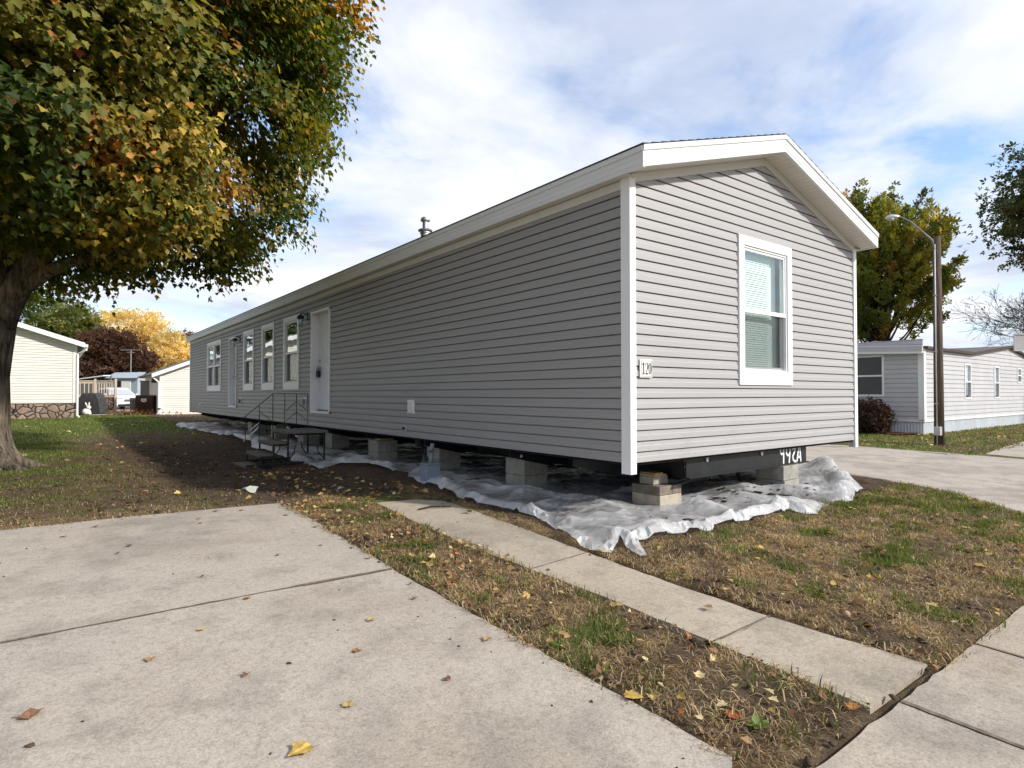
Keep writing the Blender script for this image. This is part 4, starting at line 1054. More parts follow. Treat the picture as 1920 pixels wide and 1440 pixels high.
print('maple leaves', n)

# ---- generic broadleaf tree for the background
def tree(name, label, base, trunk_h, crown_c, radii, pal, w, nclump, per, leaf, seed, clump=(.5,.5,.3), kind='spray', upright=0, trunk_r=.2, m='bark_dark', hole=.0, droop=.25, shell=.7, a=.16, group=None):
    r = np.random.default_rng(seed); b = Vector((base[0], base[1], gzf(base[0], base[1])))
    t = thing(name, label, 'tree', b, group)
    cc0 = np.array(crown_c); rad = np.array(radii)
    d = unit(r, nclump); rr = np.where(r.random(nclump) < shell, r.uniform(.82,1,nclump), r.uniform(.3,.82,nclump))
    c = cc0+d*rad*(rr*lump(d, seed+1, a))[:,None]
    c = c[c[:,2] > b.z+trunk_h*.55]; dn = (c-cc0)/rad; nclump = len(c)
    paths = [([tuple(b-Vector((0,0,.2))), tuple(b+Vector((0,0,trunk_h*.5))), tuple(b+Vector((.1,0,trunk_h))), tuple(cc0), tuple(cc0+np.array([0,0,rad[2]*.7]))], [trunk_r*1.3,trunk_r,trunk_r*.85,trunk_r*.5,trunk_r*.1])]
    for i in r.choice(nclump, min(nclump, 45), replace=False):
        s_ = np.array([b.x, b.y, b.z+trunk_h*r.uniform(.7,1.5)]); e_ = c[i]
        paths.append(([tuple(s_), tuple(s_*.45+e_*.55+np.array([0,0,-.1*rad[2] if upright else .1*rad[2]])), tuple(e_)], [trunk_r*.35,trunk_r*.18,trunk_r*.05]))
    limb_mesh(paths, 7, .05, seed).build('trunk', M[m], t, smooth=True)
    ci = np.repeat(np.arange(nclump), per); n = len(ci)
    ax = dn[ci]/(np.linalg.norm(dn[ci], axis=1, keepdims=True)+1e-6)
    if upright: ax = ax*.8+np.array([0,0,upright])
    ax = ax/np.linalg.norm(ax, axis=1, keepdims=True)
    g = r.normal(size=(n,3))
    P = c[ci]+g*np.array(clump)*(.35 if upright else 1)
    if upright: P = P+ax*(r.uniform(-.5,1,n)*clump[2]*3.2)[:,None]
    tip = ax+r.normal(size=(n,3))*.6-np.array([0,0,droop]); nrm = r.normal(size=(n,3))*.7+np.array([0,0,.6])+ax*.4
    cl = pick(pal, w, nclump, r)[ci]*r.uniform(.75,1.25,(n,1))
    leaf_cloud('crown', kind, P, tip, nrm, r.uniform(.7,1.3,n)*leaf, cl, M['leaf'], t, tuple(cc0))
    return t
tree('ash_tree', 'tall rounded tree turning olive and gold behind the white home', (28.6,8.9), 2.6, (28.6,8.9,6.7), (2.75,2.75,3.55), [(.15,.175,.03),(.24,.235,.04),(.36,.27,.05),(.48,.27,.07),(.08,.105,.025)], (3.4,3,1.6,.7,2), 420, 42, .27, 21, (.30,.30,.30), upright=.9, trunk_r=.22, shell=.55, a=.2, droop=-.4)
tree('green_tree', 'green broadleaf tree behind the cream house roof', (-3.2,83.2), 3, (-2.9,83,7.6), (3.1,3.1,3.8), [(.16,.19,.055),(.23,.23,.07),(.11,.13,.04)], (3,2,2), 200, 26, .5, 31, (.6,.6,.35))
tree('green_tree', 'low distant green tree just clearing the cream house eave', (-9.4,88), 3, (-9,88,6.3), (4.8,3,3.2), [(.10,.13,.04),(.13,.14,.05)], (3,2), 90, 24, .5, 32, (.7,.7,.35))
yel = [(.72,.58,.30),(.78,.64,.36),(.62,.50,.25),(.66,.49,.28)]
tree('yellow_tree', 'broad golden-yellow tree highest behind the dark red crown', (3.6,84.5), 3, (3.4,84,7.2), (4.6,3.5,4.3), yel, (3,3,2,1), 260, 26, .5, 33, (.6,.6,.32))
tree('yellow_tree', 'smaller golden-yellow tree beside the grey home roof edge', (7.3,80), 2, (7.4,79.6,4.6), (2.6,2.6,3.7), yel, (3,3,2,1), 150, 26, .45, 34, (.5,.5,.3))
tree('bronze_tree', 'thin bronze-leaved tree behind the far corner of the grey home', (9.8,82), 3, (9.8,82,5.6), (1.6,1.6,3.0), [(.16,.08,.05),(.2,.12,.08)], (1,1), 60, 22, .35, 35, (.4,.4,.3))
tree('dark_red_tree', 'rounded dark purple-red tree behind the deck railing', (.25,68.3), 1.2, (.3,68.2,3.4), (3.6,3.2,3.7), [(.085,.042,.030),(.13,.065,.045),(.05,.026,.020)], (3,2,2), 330, 26, .42, 36, (.5,.5,.3))
tree('oak_tree', 'dark green overhanging tree cut off at the right frame edge', (29.4,.4), 4.5, (29.0,.9,8.3), (2.9,2.9,3.0), [(.06,.085,.034),(.085,.105,.042),(.04,.056,.026),(.17,.12,.05)], (3,2,2,.8), 190, 60, .25, 37, (.62,.62,.07), trunk_r=.3, shell=.75, a=.3)

tree('green_tree', 'leafy green tree between the maple trunk and the cream house roof', (-2.2,56.1), 3, (-2.2,56.1,9.8), (4.6,4.6,4.2), [(.075,.11,.03),(.11,.14,.04),(.05,.075,.02)], (3,2,2), 230, 30, .42, 38, (.6,.6,.3)) if False else tree('green_tree', 'leafy green tree between the maple trunk and the cream house roof', (-8.7,56.3), 3, (-8.7,56.3,10.2), (4.6,4.6,4.2), [(.075,.11,.03),(.11,.14,.04),(.05,.075,.02)], (3,2,2), 230, 30, .42, 38, (.6,.6,.3))
tree('green_tree', 'green tree beyond the cream house, seen reflected in the long wall windows', (-13.2,46), 3, (-13.2,46,6.6), (5.6,4.0,4.6), [(.075,.11,.03),(.11,.14,.04),(.05,.075,.02)], (3,2,2), 200, 28, .5, 39, (.7,.7,.35))
# bare tree with a few red leaves
bt = thing('bare_tree', 'nearly leafless tree with fine twigs and a few reddish leaves at right edge', 'tree', (31.3,1.7,gzf(30,2)))
r2 = random.Random(5); paths = []; tips = []
def grow(p, d, ln, rad, depth):
    pts = [p]; q = p; 
    for i in range(3):
        d = (d+Vector((r2.uniform(-1,1),r2.uniform(-1,1),r2.uniform(-.5,.7)))*.20).normalized(); q = q+d*ln/3; pts.append(q)
    paths.append(([tuple(x) for x in pts], [rad, rad*.85, rad*.7, rad*.55]))
    if depth == 0: tips.append(q); return
    for i in range(r2.choice((3,3,4))):
        nd = (d+Vector((r2.uniform(-1,1),r2.uniform(-1,1),r2.uniform(-.75,.8)))*.95).normalized(); s = r2.choice((.6,1.0))
        grow(pts[2] if s < .8 else q, nd, ln*r2.uniform(.62,.84), rad*.5, depth-1)
p0 = Vector((31.3,1.7,gzf(30,2)-.2))
paths.append(([tuple(p0), tuple(p0+Vector((0,0,1.4))), tuple(p0+Vector((.1,0,2.6)))], [.22,.17,.14]))
for i in range(8):
    a = i*.8; grow(p0+Vector((0,0,2.0+i*.12)), Vector((math.cos(a),math.sin(a),.65)).normalized(), 1.9, .06, 5)
mb = MB()
for pts_, rad_ in paths: mb.tube(pts_, [max(x_, .0055) for x_ in rad_], 4, cap=False)
mb.build('trunk', M['twig'], bt, smooth=True)
T = np.array([tuple(t) for t in tips]); r = np.random.default_rng(3); T = T[r.random(len(T)) < .16]; n = len(T)
leaf_cloud('leaves', 'diamond', T, unit(r,n)-np.array([0,0,.5]), unit(r,n), r.uniform(.07,.15,n), pick([(.22,.07,.05),(.12,.05,.04),(.28,.13,.08)], (2,2,1), n, r), M['leaf'], bt, (31.3,1.7,4))

# ---------------------------------------------------------------- SHRUB at the white home
def shrub(name, label, c, rad, pal, w, n, leaf, seed, group=None):
    r = np.random.default_rng(seed); t = thing(name, label, 'shrub', (c[0], c[1], gzf(c[0], c[1])), group)
    mb = MB(); b = Vector((c[0], c[1], gzf(c[0], c[1])-.05))
    for i in range(26):
        d = Vector(unit(r,1)[0]); d.z = abs(d.z)+.3; e_ = Vector(c)+Vector((d.x*rad[0]*.8, d.y*rad[1]*.8, d.z*rad[2]*.7))
        mb.tube([b+Vector((d.x*.1,d.y*.1,0)), (b+e_)/2+Vector((0,0,.05)), e_], [.014,.010,.004], 5)
    mb.build('stem', M['bark_dark'], t)
    d = unit(r, n); rr = r.uniform(.55,1.05,n)*lump(d, seed, .2)
    P = np.array(c)+d*np.array(rad)*rr[:,None]; P = P[P[:,2] > b.z+.1]; n = len(P); d = d[:n]
    leaf_cloud('foliage', 'spray', P, d+r.normal(size=(n,3))*.6, r.normal(size=(n,3)), r.uniform(.7,1.3,n)*leaf, pick(pal, w, n, r), M['leaf'], t, c)
    return t
shrub('shrub', 'dark red-brown rounded shrub beside the white home skirting', (14.55,3.75,-.05), (.62,.62,.58), [(.045,.022,.018),(.03,.028,.014),(.10,.035,.025),(.02,.015,.012)], (3,2,1.2,2), 3000, .085, 51)

# ---------------------------------------------------------------- WHITE HOME on the right
wx, wy = 15.3, 2.64; g2 = gzf(wx, wy)-.02
wh = thing('white_home', 'weathered white single-wide home with corrugated skirting across the side road', 'mobile home', (19,6,g2))
top = [(15.3,1.93),(19.35,1.92),(23.57,2.33),(25.68,2.07),(27.5,1.86)]
WC = .105; WPROF = [(.012,0),(.006,.089),(-.010,.090),(-.010,.1012)]
mb = MB(); wall_with_holes(mb, (wx,wy,0), (1,0,0), (0,-1,0), 12.2, -.13, 2.40, [(3.46,4.05,.50,1.58),(6.52,7.06,.50,1.58),(9.37,9.90,1.07,1.59)], co=WC*1.3, prof=WPROF)
fw_ = mb.build('wall', M['oldwhite'], wh)
me = fw_.data; bm = bmesh.new(); bm.from_mesh(me); off = WORLD_abs(fw_)
for v_ in bm.verts:
    X_ = v_.co.x+off.x
    zt2 = np.interp(X_, [p[0] for p in top], [p[1] for p in top])
bm.free()
# roof-line filler above the low eave: cut the wall with the four roof planes
def cut(o, co, no):
    me = o.data; bm = bmesh.new(); bm.from_mesh(me)
    bmesh.ops.bisect_plane(bm, geom=bm.verts[:]+bm.edges[:]+bm.faces[:], plane_co=Vector(co)-WORLD_abs(o), plane_no=Vector(no), clear_outer=True); bm.to_mesh(me); bm.free()
s1 = (2.33-1.92)/(23.57-19.35)
cut(fw_, (23.57,wy,2.33), Vector((-s1,0,1)).normalized()); cut(fw_, (23.57,wy,2.33), Vector((.123,0,1)).normalized())
mb = MB(); siding_piece(mb, (wx,wy,0), (1,0,0), (0,-1,0), 0, 4.3, 1.53, 1.93, co=WC*1.3, prof=WPROF)
ext = mb.build('wall', M['oldwhite'], wh); ext.location.y += .004
mb = MB(); wall_with_holes(mb, (wx,wy,0), (0,1,0), (-1,0,0), 13, -.13, 2.2, [(1.02,2.02,.58,1.78)], co=WC*1.3, prof=WPROF); mb.build('wall', M['oldwhite'], wh)
mb = MB(); mb.box(wx+.15, 27.5, wy+.15, wy+13, -.2, 1.9); mb.build('interior_lining', M['carblack'], wh)
# awning band above the left face
mb = MB(); mb.prism([(wx-.16,wy-.03,1.80),(wx-.16,wy-.03,1.99),(wx-.10,wy-.03,2.0),(wx-.02,wy-.03,1.80)], (0,13,.55)); mb.build('eave_band', M['oldwhite'], wh)
mb = MB(); mb.bar((wx-.17,wy-.03,1.80),(wx-.17,wy+12.9,2.34),.03,.05); mb.bar((wx-.12,wy-.04,2.0),(wx-.12,wy+12.9,2.55),.05,.025); mb.build('eave_trim', M['white'], wh)
def skirt(p, u, n_, L_, z0, z1):
    mb = MB(); p, u, n_ = Vector(p), Vector(u), Vector(n_); k = int(L_/.08); vs = []
    for i in range(k*4+1):
        q = p+u*(L_*i/(k*4))+n_*(.0 if i % 4 in (0,1) else .016); vs += [(q.x,q.y,z0),(q.x,q.y,z1)]
    mb.add(vs, [(2*i,2*i+2,2*i+3,2*i+1) for i in range(k*4)]); mb.build('skirting', M['skirt'], wh)
skirt((wx+.03,wy+.02,0), (1,0,0), (0,-1,0), 12.2, g2-.1, -.12); skirt((wx+.02,wy+.03,0), (0,1,0), (-1,0,0), 13, g2-.1, -.12)
mb = MB(); mb.box(wx-.02,wx+12.2,wy-.03,wy+.0,-.16,-.10); mb.box(wx-.03,wx,wy-.02,wy+13,-.16,-.101); mb.build('base_trim', M['white'], wh)
MB().prism([(wx-.03,wy-.03,-.12),(wx+.12,wy-.03,-.12),(wx+.12,wy-.01,-.12),(wx-.01,wy-.01,-.12),(wx-.01,wy+.12,-.12),(wx-.03,wy+.12,-.12)], (0,0,2.06)).build('corner_trim', M['white'], wh)
mb = MB()
for (xa, za), (xb, zb3) in zip(top[:-1], top[1:]): mb.bar((xa-.02,wy-.07,za+.02),(xb+.02,wy-.07,zb3+.02),.12,.07)
mb.build('roof_trim', M['brown'], wh)
mb = MB()
for (xa, za), (xb, zb3) in zip(top[:-1], top[1:]):
    mb.add([(xa,wy-.12,za+.06),(xb,wy-.12,zb3+.06),(xb,wy+13,zb3+.06+(.5 if xa < 19 else .1)),(xa,wy+13,za+.06+(.5 if xa < 19 else .1))], [(0,1,2,3)])
mb.build('roof', M['roofgrey'], wh)
def simple_window(par, o, u, n_, a0, a1, z0, z1, zmid, up_m, lo_m, f=.04, wname='window'):
    o, u, n_ = Vector(o), Vector(u), Vector(n_)
    def bx(mb, p0, p1, q0, q1, d0, d1):
        vs = []
        for d in (d0, d1):
            for a, z in ((p0,q0),(p1,q0),(p1,q1),(p0,q1)):
                p = o+u*a+n_*d; vs.append((p.x,p.y,z))
        mb.add(vs, [(0,1,2,3),(7,6,5,4),(0,4,5,1),(1,5,6,2),(2,6,7,3),(3,7,4,0)])
    mb = MB(); bx(mb, a0, a0+f, z0, z1, -.05, .025); bx(mb, a1-f, a1, z0, z1, -.05, .025); bx(mb, a0+f, a1-f, z0, z0+f, -.05, .027); bx(mb, a0+f, a1-f, z1-f, z1, -.05, .027); bx(mb, a0+f, a1-f, zmid-f*.4, zmid+f*.4, -.05, .026)
    w_ = mb.build(wname, M['white'], par)
    for zz0, zz1, mm in ((zmid+f*.4, z1-f, up_m), (z0+f, zmid-f*.4, lo_m)):
        mb = MB(); bx(mb, a0+f, a1-f, zz0, zz1, -.02, -.015); mb.build('glass', M['glass_clear'], w_)
        mb = MB(); bx(mb, a0+f, a1-f, zz0, zz1, -.06, -.055); mb.build('blind', M[mm], w_)
    return w_
for a0, a1, z0, z1, zm in ((3.44,4.07,.48,1.60,1.02),(6.50,7.08,.48,1.60,1.02),(9.35,9.92,1.05,1.61,1.32)):
    simple_window(wh, (wx,wy,0), (1,0,0), (0,-1,0), a0, a1, z0, z1, zm, 'blind', 'carblack', .045)
simple_window(wh, (wx,wy,0), (0,1,0), (-1,0,0), 1.0, 2.04, .56, 1.80, 1.18, 'carblack', 'carblack', .06)
mb = MB(); mb.lathe((21.2,6.2,2.2), [(.13,0),(.13,.33),(.2,.34),(.2,.45),(.05,.5)], 14); mb.build('roof_vent', M['roofgrey'], wh)
mb = MB(); pm = [(wx-.1-.75*(1+.12*math.sin(i*2.1)), wy+.2+i*.42, 0) for i in range(8)] + [(wx+.02,wy+3.2,0),(wx+.02,wy+.1,0)]
mb.add([(a, b, gzf(a,b)+.045) for a, b, _ in pm], [tuple(range(len(pm)))]); o = mb.build('mulch_bed', M['mulch']); o['kind'] = 'structure'

# ---------------------------------------------------------------- STREET LAMP
sp = thing('street_lamp', 'wooden street lamp pole with curved metal arm and cobra-head light', 'street lamp', (12.0,1.25,gzf(12,1)))
gp_ = gzf(12,1)
mb = MB(); mb.tube([(12.0,1.25,gp_-.2),(12.0,1.25,1.5),(12.0,1.25,4.28)], [.105,.095,.078], 14); mb.build('pole', M['pole'], sp, smooth=True)
ux, uy = .794, -.608    # to the right of the view
cxp, cyp = 12.0-.10*ux, 1.25-.10*uy
mb = MB(); mb.tube([(cxp-.02,cyp-.05,gp_),(cxp-.02,cyp-.05,4.1)], .013, 8); mb.build('conduit', M['pvc'], sp, smooth=True)
mb = MB(); mb.tube([(11.9,1.27,3.98),(11.87,1.3,4.2),(11.78,1.5,4.46),(11.66,1.67,4.68),(11.55,1.82,4.80),(11.5,1.9,4.82)], [.022,.02,.018,.017,.016,.016], 8); mb.build('arm', M['pipe'], sp, smooth=True)
mb = MB(); a = Vector((11.55,1.85,4.82)); b = Vector((11.36,2.08,4.80))
mb.tube([a, a+(b-a)*.25+Vector((0,0,.01)), a+(b-a)*.55+Vector((0,0,.02)), a+(b-a)*.85+Vector((0,0,.0)), b], [.022,.045,.06,.055,.02], 12)
hd_ = mb.build('lamp_head', M['alu'], sp, smooth=True)
mb = MB(); mb.sphere(tuple(a+(b-a)*.62+Vector((0,0,-.045))), .07, 10, (1,1,.6)); mb.build('lens', M['headlamp'], hd_, smooth=True)
mb = MB(); mb.box(cxp-.12,cxp+.06,cyp-.14,cyp-.02,gp_+.24,gp_+.44); mb.build('junction_box', M['alu'], sp, bevel=.008)
mb = MB()
for z in (.4,1.6,2.9): mb.box(cxp-.05,cxp+.02,cyp-.08,cyp-.01,z,z+.03)
mb.build('strap', M['galv'], sp)
# blank back of a sign at the frame edge
sg = thing('street_sign', 'blank grey back of a rectangular sign at the right frame edge', 'sign', (11.2,-.55,gzf(11,-.5)))
mb = MB(); c0 = Vector((10.94,-.37,0)); d_ = Vector((ux,uy,0))
p0, p1 = c0, c0+d_*.62
mb.prism([(p0.x,p0.y,1.49),(p1.x,p1.y,1.49),(p1.x,p1.y,1.84),(p0.x,p0.y,1.84)], (.008,.010,0)); mb.build('panel', M['signback'], sg, bevel=.004)
mb = MB(); q0 = c0-Vector((.608,.794,0))*.006
for (a1, z1), (a2, z2) in (((.0,1.5),(.62,1.5)),((.62,1.5),(.62,1.83)),((.62,1.83),(0,1.83)),((.0,1.83),(0,1.5))): mb.bar(q0+d_*a1+Vector((0,0,z1)), q0+d_*a2+Vector((0,0,z2)), .02, .02)
mb.build('rim', M['oldwhite'], sg)
mb = MB(); q = c0+d_*.42+Vector((.03,.035,0)); mb.tube([(q.x,q.y,gzf(q.x,q.y)-.2),(q.x,q.y,1.8)], .025, 8); mb.build('post', M['galv'], sg)

# ---------------------------------------------------------------- CREAM HOUSE, left
hx, hy = -3.45, 28.2; gh = gzf(hx, hy)
ch = thing('cream_house', 'cream lap-sided house with white eaves and fake stone skirting', 'house', (-8,34,gh))
sl2 = .335; rx = -8.2
mb = MB(); siding_piece(mb, (hx,hy,0), (-1,0,0), (0,-1,0), 0, 10.5, .31, 4.7, co=.11); w_ = mb.build('wall', M['cream'], ch)
cut(w_, (hx,hy,2.86), Vector((sl2,0,1)).normalized()); cut(w_, (rx*2-hx,hy,2.86), Vector((-sl2,0,1)).normalized())
mb = MB(); siding_piece(mb, (hx,hy,0), (0,1,0), (1,0,0), 0, 9, .31, 2.9, co=.11); mb.build('wall', M['cream'], ch)
mb = MB(); mb.box(hx-10.4, hx-.03, hy+.03, hy+9, gh-.1, .31); mb.build('stone_skirting', M['stone'], ch)
mb = MB(); mb.box(hx-10.4,hx+.02,hy-.02,hy+.05,.285,.32); mb.build('base_trim', M['creamtrim'], ch)
MB().box(hx-.11,hx+.035,hy-.035,hy+.1,.30,2.86).build('corner_trim', M['creamtrim'], ch)
mb = MB(); xe = hx+.30
for xa, xb in ((xe,rx),(2*rx-xe,rx)):
    s = 1 if xa > rx else -1; z = lambda x: 2.86+sl2*(hx-x if s > 0 else x-(2*rx-hx))
    mb.prism([(xa,hy-.35,z(xa)+.02),(xb,hy-.35,z(xb)+.02),(xb,hy-.35,z(xb)+.09),(xa,hy-.35,z(xa)+.09)], (0,9.7,0))
mb.build('roof', M['roofgrey'], ch)
mb = MB()
for xa, xb in ((xe,rx),(2*rx-xe,rx)):
    s = 1 if xa > rx else -1; z = lambda x: 2.86+sl2*(hx-x if s > 0 else x-(2*rx-hx))
    mb.prism([(xa,hy-.38,z(xa)-.10),(xb,hy-.38,z(xb)-.10),(xb,hy-.38,z(xb)+.10),(xa,hy-.38,z(xa)+.10)], (0,.028,0))
mb.build('rake_fascia', M['white'], ch)
mb = MB()
for xa, xb in ((xe-.02,rx),): mb.add([(xa,hy-.35,2.86+sl2*(hx-xa)-.0),(xb,hy-.35,2.86+sl2*(hx-xb)),(xb,hy,2.86+sl2*(hx-xb)),(xa,hy,2.86+sl2*(hx-xa))], [(0,1,2,3)])
mb.build('soffit', M['soffit'], ch)
mb = MB(); mb.box(xe-.01,xe+.10,hy-.40,hy+9,2.68,2.80); mb.build('gutter', M['white'], ch)
mb = MB(); mb.tube([(xe+.05,hy-.3,2.70),(xe+.04,hy-.28,2.56),(hx+.05,hy-.06,2.40),(hx+.05,hy-.06,.1),(hx+.05,hy-.06,gh+.12),(hx+.12,hy-.2,gh+.04)], .045, 8); mb.build('downspout', M['white'], ch)
# timber deck behind it
dk = thing('timber_deck', 'pale timber deck with slatted railing over fake stone skirting', 'deck', (-2.4,36.5,gzf(-2,36)))
gd = gzf(-2,36); D0 = Vector((-3.05,36.0,0)); D1 = Vector((-1.42,36.9,0)); zd = .50
u_ = Vector((.794,-.608,0)); 
P0 = Vector((-3.9,38.4,0)); P1 = P0+Vector((.62,-.05,0)); 
A_ = Vector((-2.30,37.9,0)); B_ = A_+u_*1.17; Cc = A_+Vector((-.608,-.794,0))*0+Vector((-2.6,.55,0))
mb = MB(); mb.prism([(A_.x,A_.y,gd),(B_.x,B_.y,gd),(B_.x-.6,B_.y+3,gd),(A_.x-1.6,A_.y+3,gd)], (0,0,zd-gd-.02)); mb.build('stone_skirting', M['stone'], dk)
mb = MB(); mb.prism([(A_.x-.02,A_.y-.02,zd-.02),(B_.x+.02,B_.y-.02,zd-.02),(B_.x-.6,B_.y+3,zd-.02),(Cc.x,Cc.y+2,zd-.02),(Cc.x,Cc.y,zd-.02)], (0,0,.06)); mb.build('deck_floor', M['decktim'], dk)
zt3 = 1.42
def railing(a, b, n_):
    mb = MB(); mb.bar(a+Vector((0,0,zt3)), b+Vector((0,0,zt3)), .09, .05); mb.bar(a+Vector((0,0,zt3-.1)), b+Vector((0,0,zt3-.1)), .04, .09); mb.bar(a+Vector((0,0,zd+.10)), b+Vector((0,0,zd+.10)), .04, .09)
    mb.build('handrail', M['decktim'], dk)
    for i in range(n_):
        p = a+(b-a)*((i+.5)/n_); mb = MB(); mb.bar(p+Vector((0,0,zd+.02)), p+Vector((0,0,zt3-.03)), .045, .045); mb.build('baluster', M['decktim'], dk)
railing(A_, B_, 8); railing(Cc, A_, 13)
for p in (A_, B_, Cc): mb = MB(); mb.bar(p+Vector((0,0,gd)), p+Vector((0,0,zt3+.12)), .11, .11); mb.build('post', M['decktim'], dk)
# covered grill
gr = thing('covered_grill', 'charcoal fabric cover over a barbecue grill beside the deck', 'grill', (-2.55,33.6,gzf(-2.5,33)))
gg_ = gzf(-2.5,33.5); c = Vector((-2.62,33.4,0)); f_ = Vector((.608,.794,0))
prof = [(-.55,.02),(-.56,.55),(-.50,.85),(-.40,1.02),(-.30,1.10),(.26,1.10),(.40,1.0),(.50,.80),(.60,.35),(.62,.02)]
vs = []
for dep, sc_ in ((-.3,.96),(-.24,1),(.24,1),(.3,.96)):
    for a, z in prof: p = c+u_*a*sc_+f_*dep; vs.append((p.x,p.y,gg_+z*(1 if abs(dep) < .28 else .985)))
n = len(prof); mb = MB(); mb.add(vs, [(k*n+i, k*n+(i+1) % n, (k+1)*n+(i+1) % n, (k+1)*n+i) for k in range(3) for i in range(n)]+[tuple(range(n)), tuple(range(3*n, 4*n))])
mb.build('cover', M['cover'], gr, bevel=.03)
mb = MB()
for a in (-.5,.5):
    for dd_ in (-.22,.22): p = c+u_*a+f_*dd_; mb.tube([(p.x,p.y,gg_),(p.x,p.y,gg_+.08)], .03, 6)
mb.build('leg', M['carblack'], gr)
def at_px(D, lat):      # ground point at depth D and lateral offset lat from the camera axis
    x = -4.296+.608*D+.794*lat; y = -3.791+.794*D-.608*lat; return x, y, gzf(x, y)
# garden ornaments at the house corner
x, y, z = at_px(29.5, -20.85)
og = thing('garden_ornament', 'white rabbit-shaped garden ornament in front of the covered grill', 'ornament', (x,y,z))
mb = MB(); mb.sphere((x,y,z+.17), .17, 12, (1.1,.9,1.0)); mb.sphere((x+.10,y-.05,z+.10), .11, 10, (1,.9,.8)); mb.build('body', M['ornament'], og, smooth=True)
mb = MB(); mb.sphere((x+.09,y-.06,z+.38), .095, 10, (1.1,.95,1)); mb.build('head', M['ornament'], og, smooth=True)
for q in (-.04,.04): mb = MB(); mb.tube([(x+.06+q,y-.04,z+.44),(x+.04+q*1.6,y-.03,z+.56),(x+.03+q*2,y-.03,z+.64)], [.03,.036,.012], 8); mb.build('ear', M['ornament'], og, smooth=True)
x, y, z = at_px(28.6, -20.95)
mb = MB(); mb.lathe((x,y,z), [(.13,0),(.17,.25),(.2,.27),(.2,.32),(.15,.32),(.13,.2)], 14); tag(mb.build('flower_pot', M['terracotta'], None, base=True), 'pinkish flower pot by the cream house downspout', 'flower pot')
mb = MB(); mb.sphere((x-.3,y+.15,z+.1), .17, 10, (1.3,1,.8)); tag(mb.build('garden_stone', M['ornament'], None, base=True), 'pale rounded garden stone at the foot of the downspout', 'stone')
mb = MB(); x2, y2, z2 = at_px(28.4, -21.7)
rr2 = random.Random(4)
for i in range(9): mb.sphere((x2+rr2.uniform(-.5,.5), y2+rr2.uniform(-.15,.15), z2+.03), rr2.uniform(.05,.12), 7, (1.3,1,.7))
o = mb.build('edging_stones', M['ornament'], None, base=True); tag(o, 'row of pale edging stones below the fake stone skirting', 'edging stones', kind='stuff')
# white SUV
def suv(cx, cy, cz, ang):
    t = thing('parked_car', 'white SUV parked nose-out beyond the deck on the neighbour drive', 'car', (cx,cy,cz))
    ca, sa = math.cos(ang), math.sin(ang)
    T_ = lambda p: (cx+p[0]*ca-p[1]*sa, cy+p[0]*sa+p[1]*ca, cz+p[2])
    # x forward, y left
    side = [(-2.2,.35),(-2.25,.75),(-2.15,1.0),(-1.95,1.45),(-1.6,1.62),(-.3,1.68),(.25,1.60),(.95,1.12),(1.85,.98),(2.2,.82),(2.28,.55),(2.22,.28),(1.85,.24),(1.1,.24),(-1.0,.24),(-1.9,.26)]
    def wid(z): return .93 if z < 1.0 else .93-.26*(z-1.0)/.66
    n = len(side); rows = []
    for s in (-1,-.86,.86,1):
        rows.append([T_((x*(1 if abs(s) < .9 else .985), s*wid(z)*(1.0), z*(1 if abs(s) < .9 or z < 1.2 else .985))) for x, z in side])
    mb = MB(); mb.add(sum(rows, []), [(k*n+i, k*n+(i+1) % n, (k+1)*n+(i+1) % n, (k+1)*n+i) for k in range(3) for i in range(n)]+[tuple(range(n)), tuple(range(3*n,4*n))])
    body = mb.build('body', M['carwhite'], t, bevel=.05, smooth=False)
    mb = MB(); mb.add([T_(p) for p in ((.36,-.66,1.545),(.36,.66,1.545),(.97,.78,1.135),(.97,-.78,1.135))], [(0,1,2,3)]); mb.build('windscreen', M['headlamp'], t)
    for s in (-1,1):
        mb = MB(); mb.add([T_((x, s*(wid(z)+.012), z)) for x, z in ((.75,1.10),(.15,1.52),(-1.5,1.52),(-1.85,1.12))], [(0,1,2,3)]); mb.build('side_window', M['carblack'], t)
        mb = MB(); mb.add([T_((2.255,s*.45,.80)), T_((2.20,s*.86,.86)), T_((2.05,s*.93,.95)), T_((2.23,s*.5,.89))], [(0,1,2,3)]); mb.build('headlight', M['headlamp'], t)
        mb = MB(); mb.sphere(T_((.7,s*1.05,1.12)), .11, 8, (.7,1,.8)); mb.build('mirror', M['carwhite'], t, smooth=True)
        for xw in (1.42,-1.38):
            p0 = Vector(T_((xw,s*.72,.33))); p1 = Vector(T_((xw,s*.95,.33)))
            mb = MB(); mb.tube([p0,p1], .34, 20); wv = mb.build('wheel', M['tyre'], t)
            p2 = Vector(T_((xw,s*.962,.33))); mb = MB(); mb.tube([p0,p2], .21, 16); mb.build('rim', M['galv'], wv)
    mb = MB(); mb.add([T_(p) for p in ((2.295,-.42,.60),(2.295,.42,.60),(2.26,.36,.78),(2.26,-.36,.78))], [(0,1,2,3)]); mb.build('grille', M['carblack'], t)
    mb = MB(); mb.add([T_(p) for p in ((2.27,-.80,.27),(2.27,.80,.27),(2.30,.78,.42),(2.30,-.78,.42))], [(0,1,2,3)]); mb.build('bumper', M['carblack'], t)
    mb = MB(); mb.add([T_(p) for p in ((2.305,-.24,.46),(2.305,.24,.46),(2.30,.24,.56),(2.30,-.24,.56))], [(0,1,2,3)]); mb.build('licence_plate', M['plate'], t)
x, y, z = at_px(46, -30.15)
suv(x, y, z, R(-74))
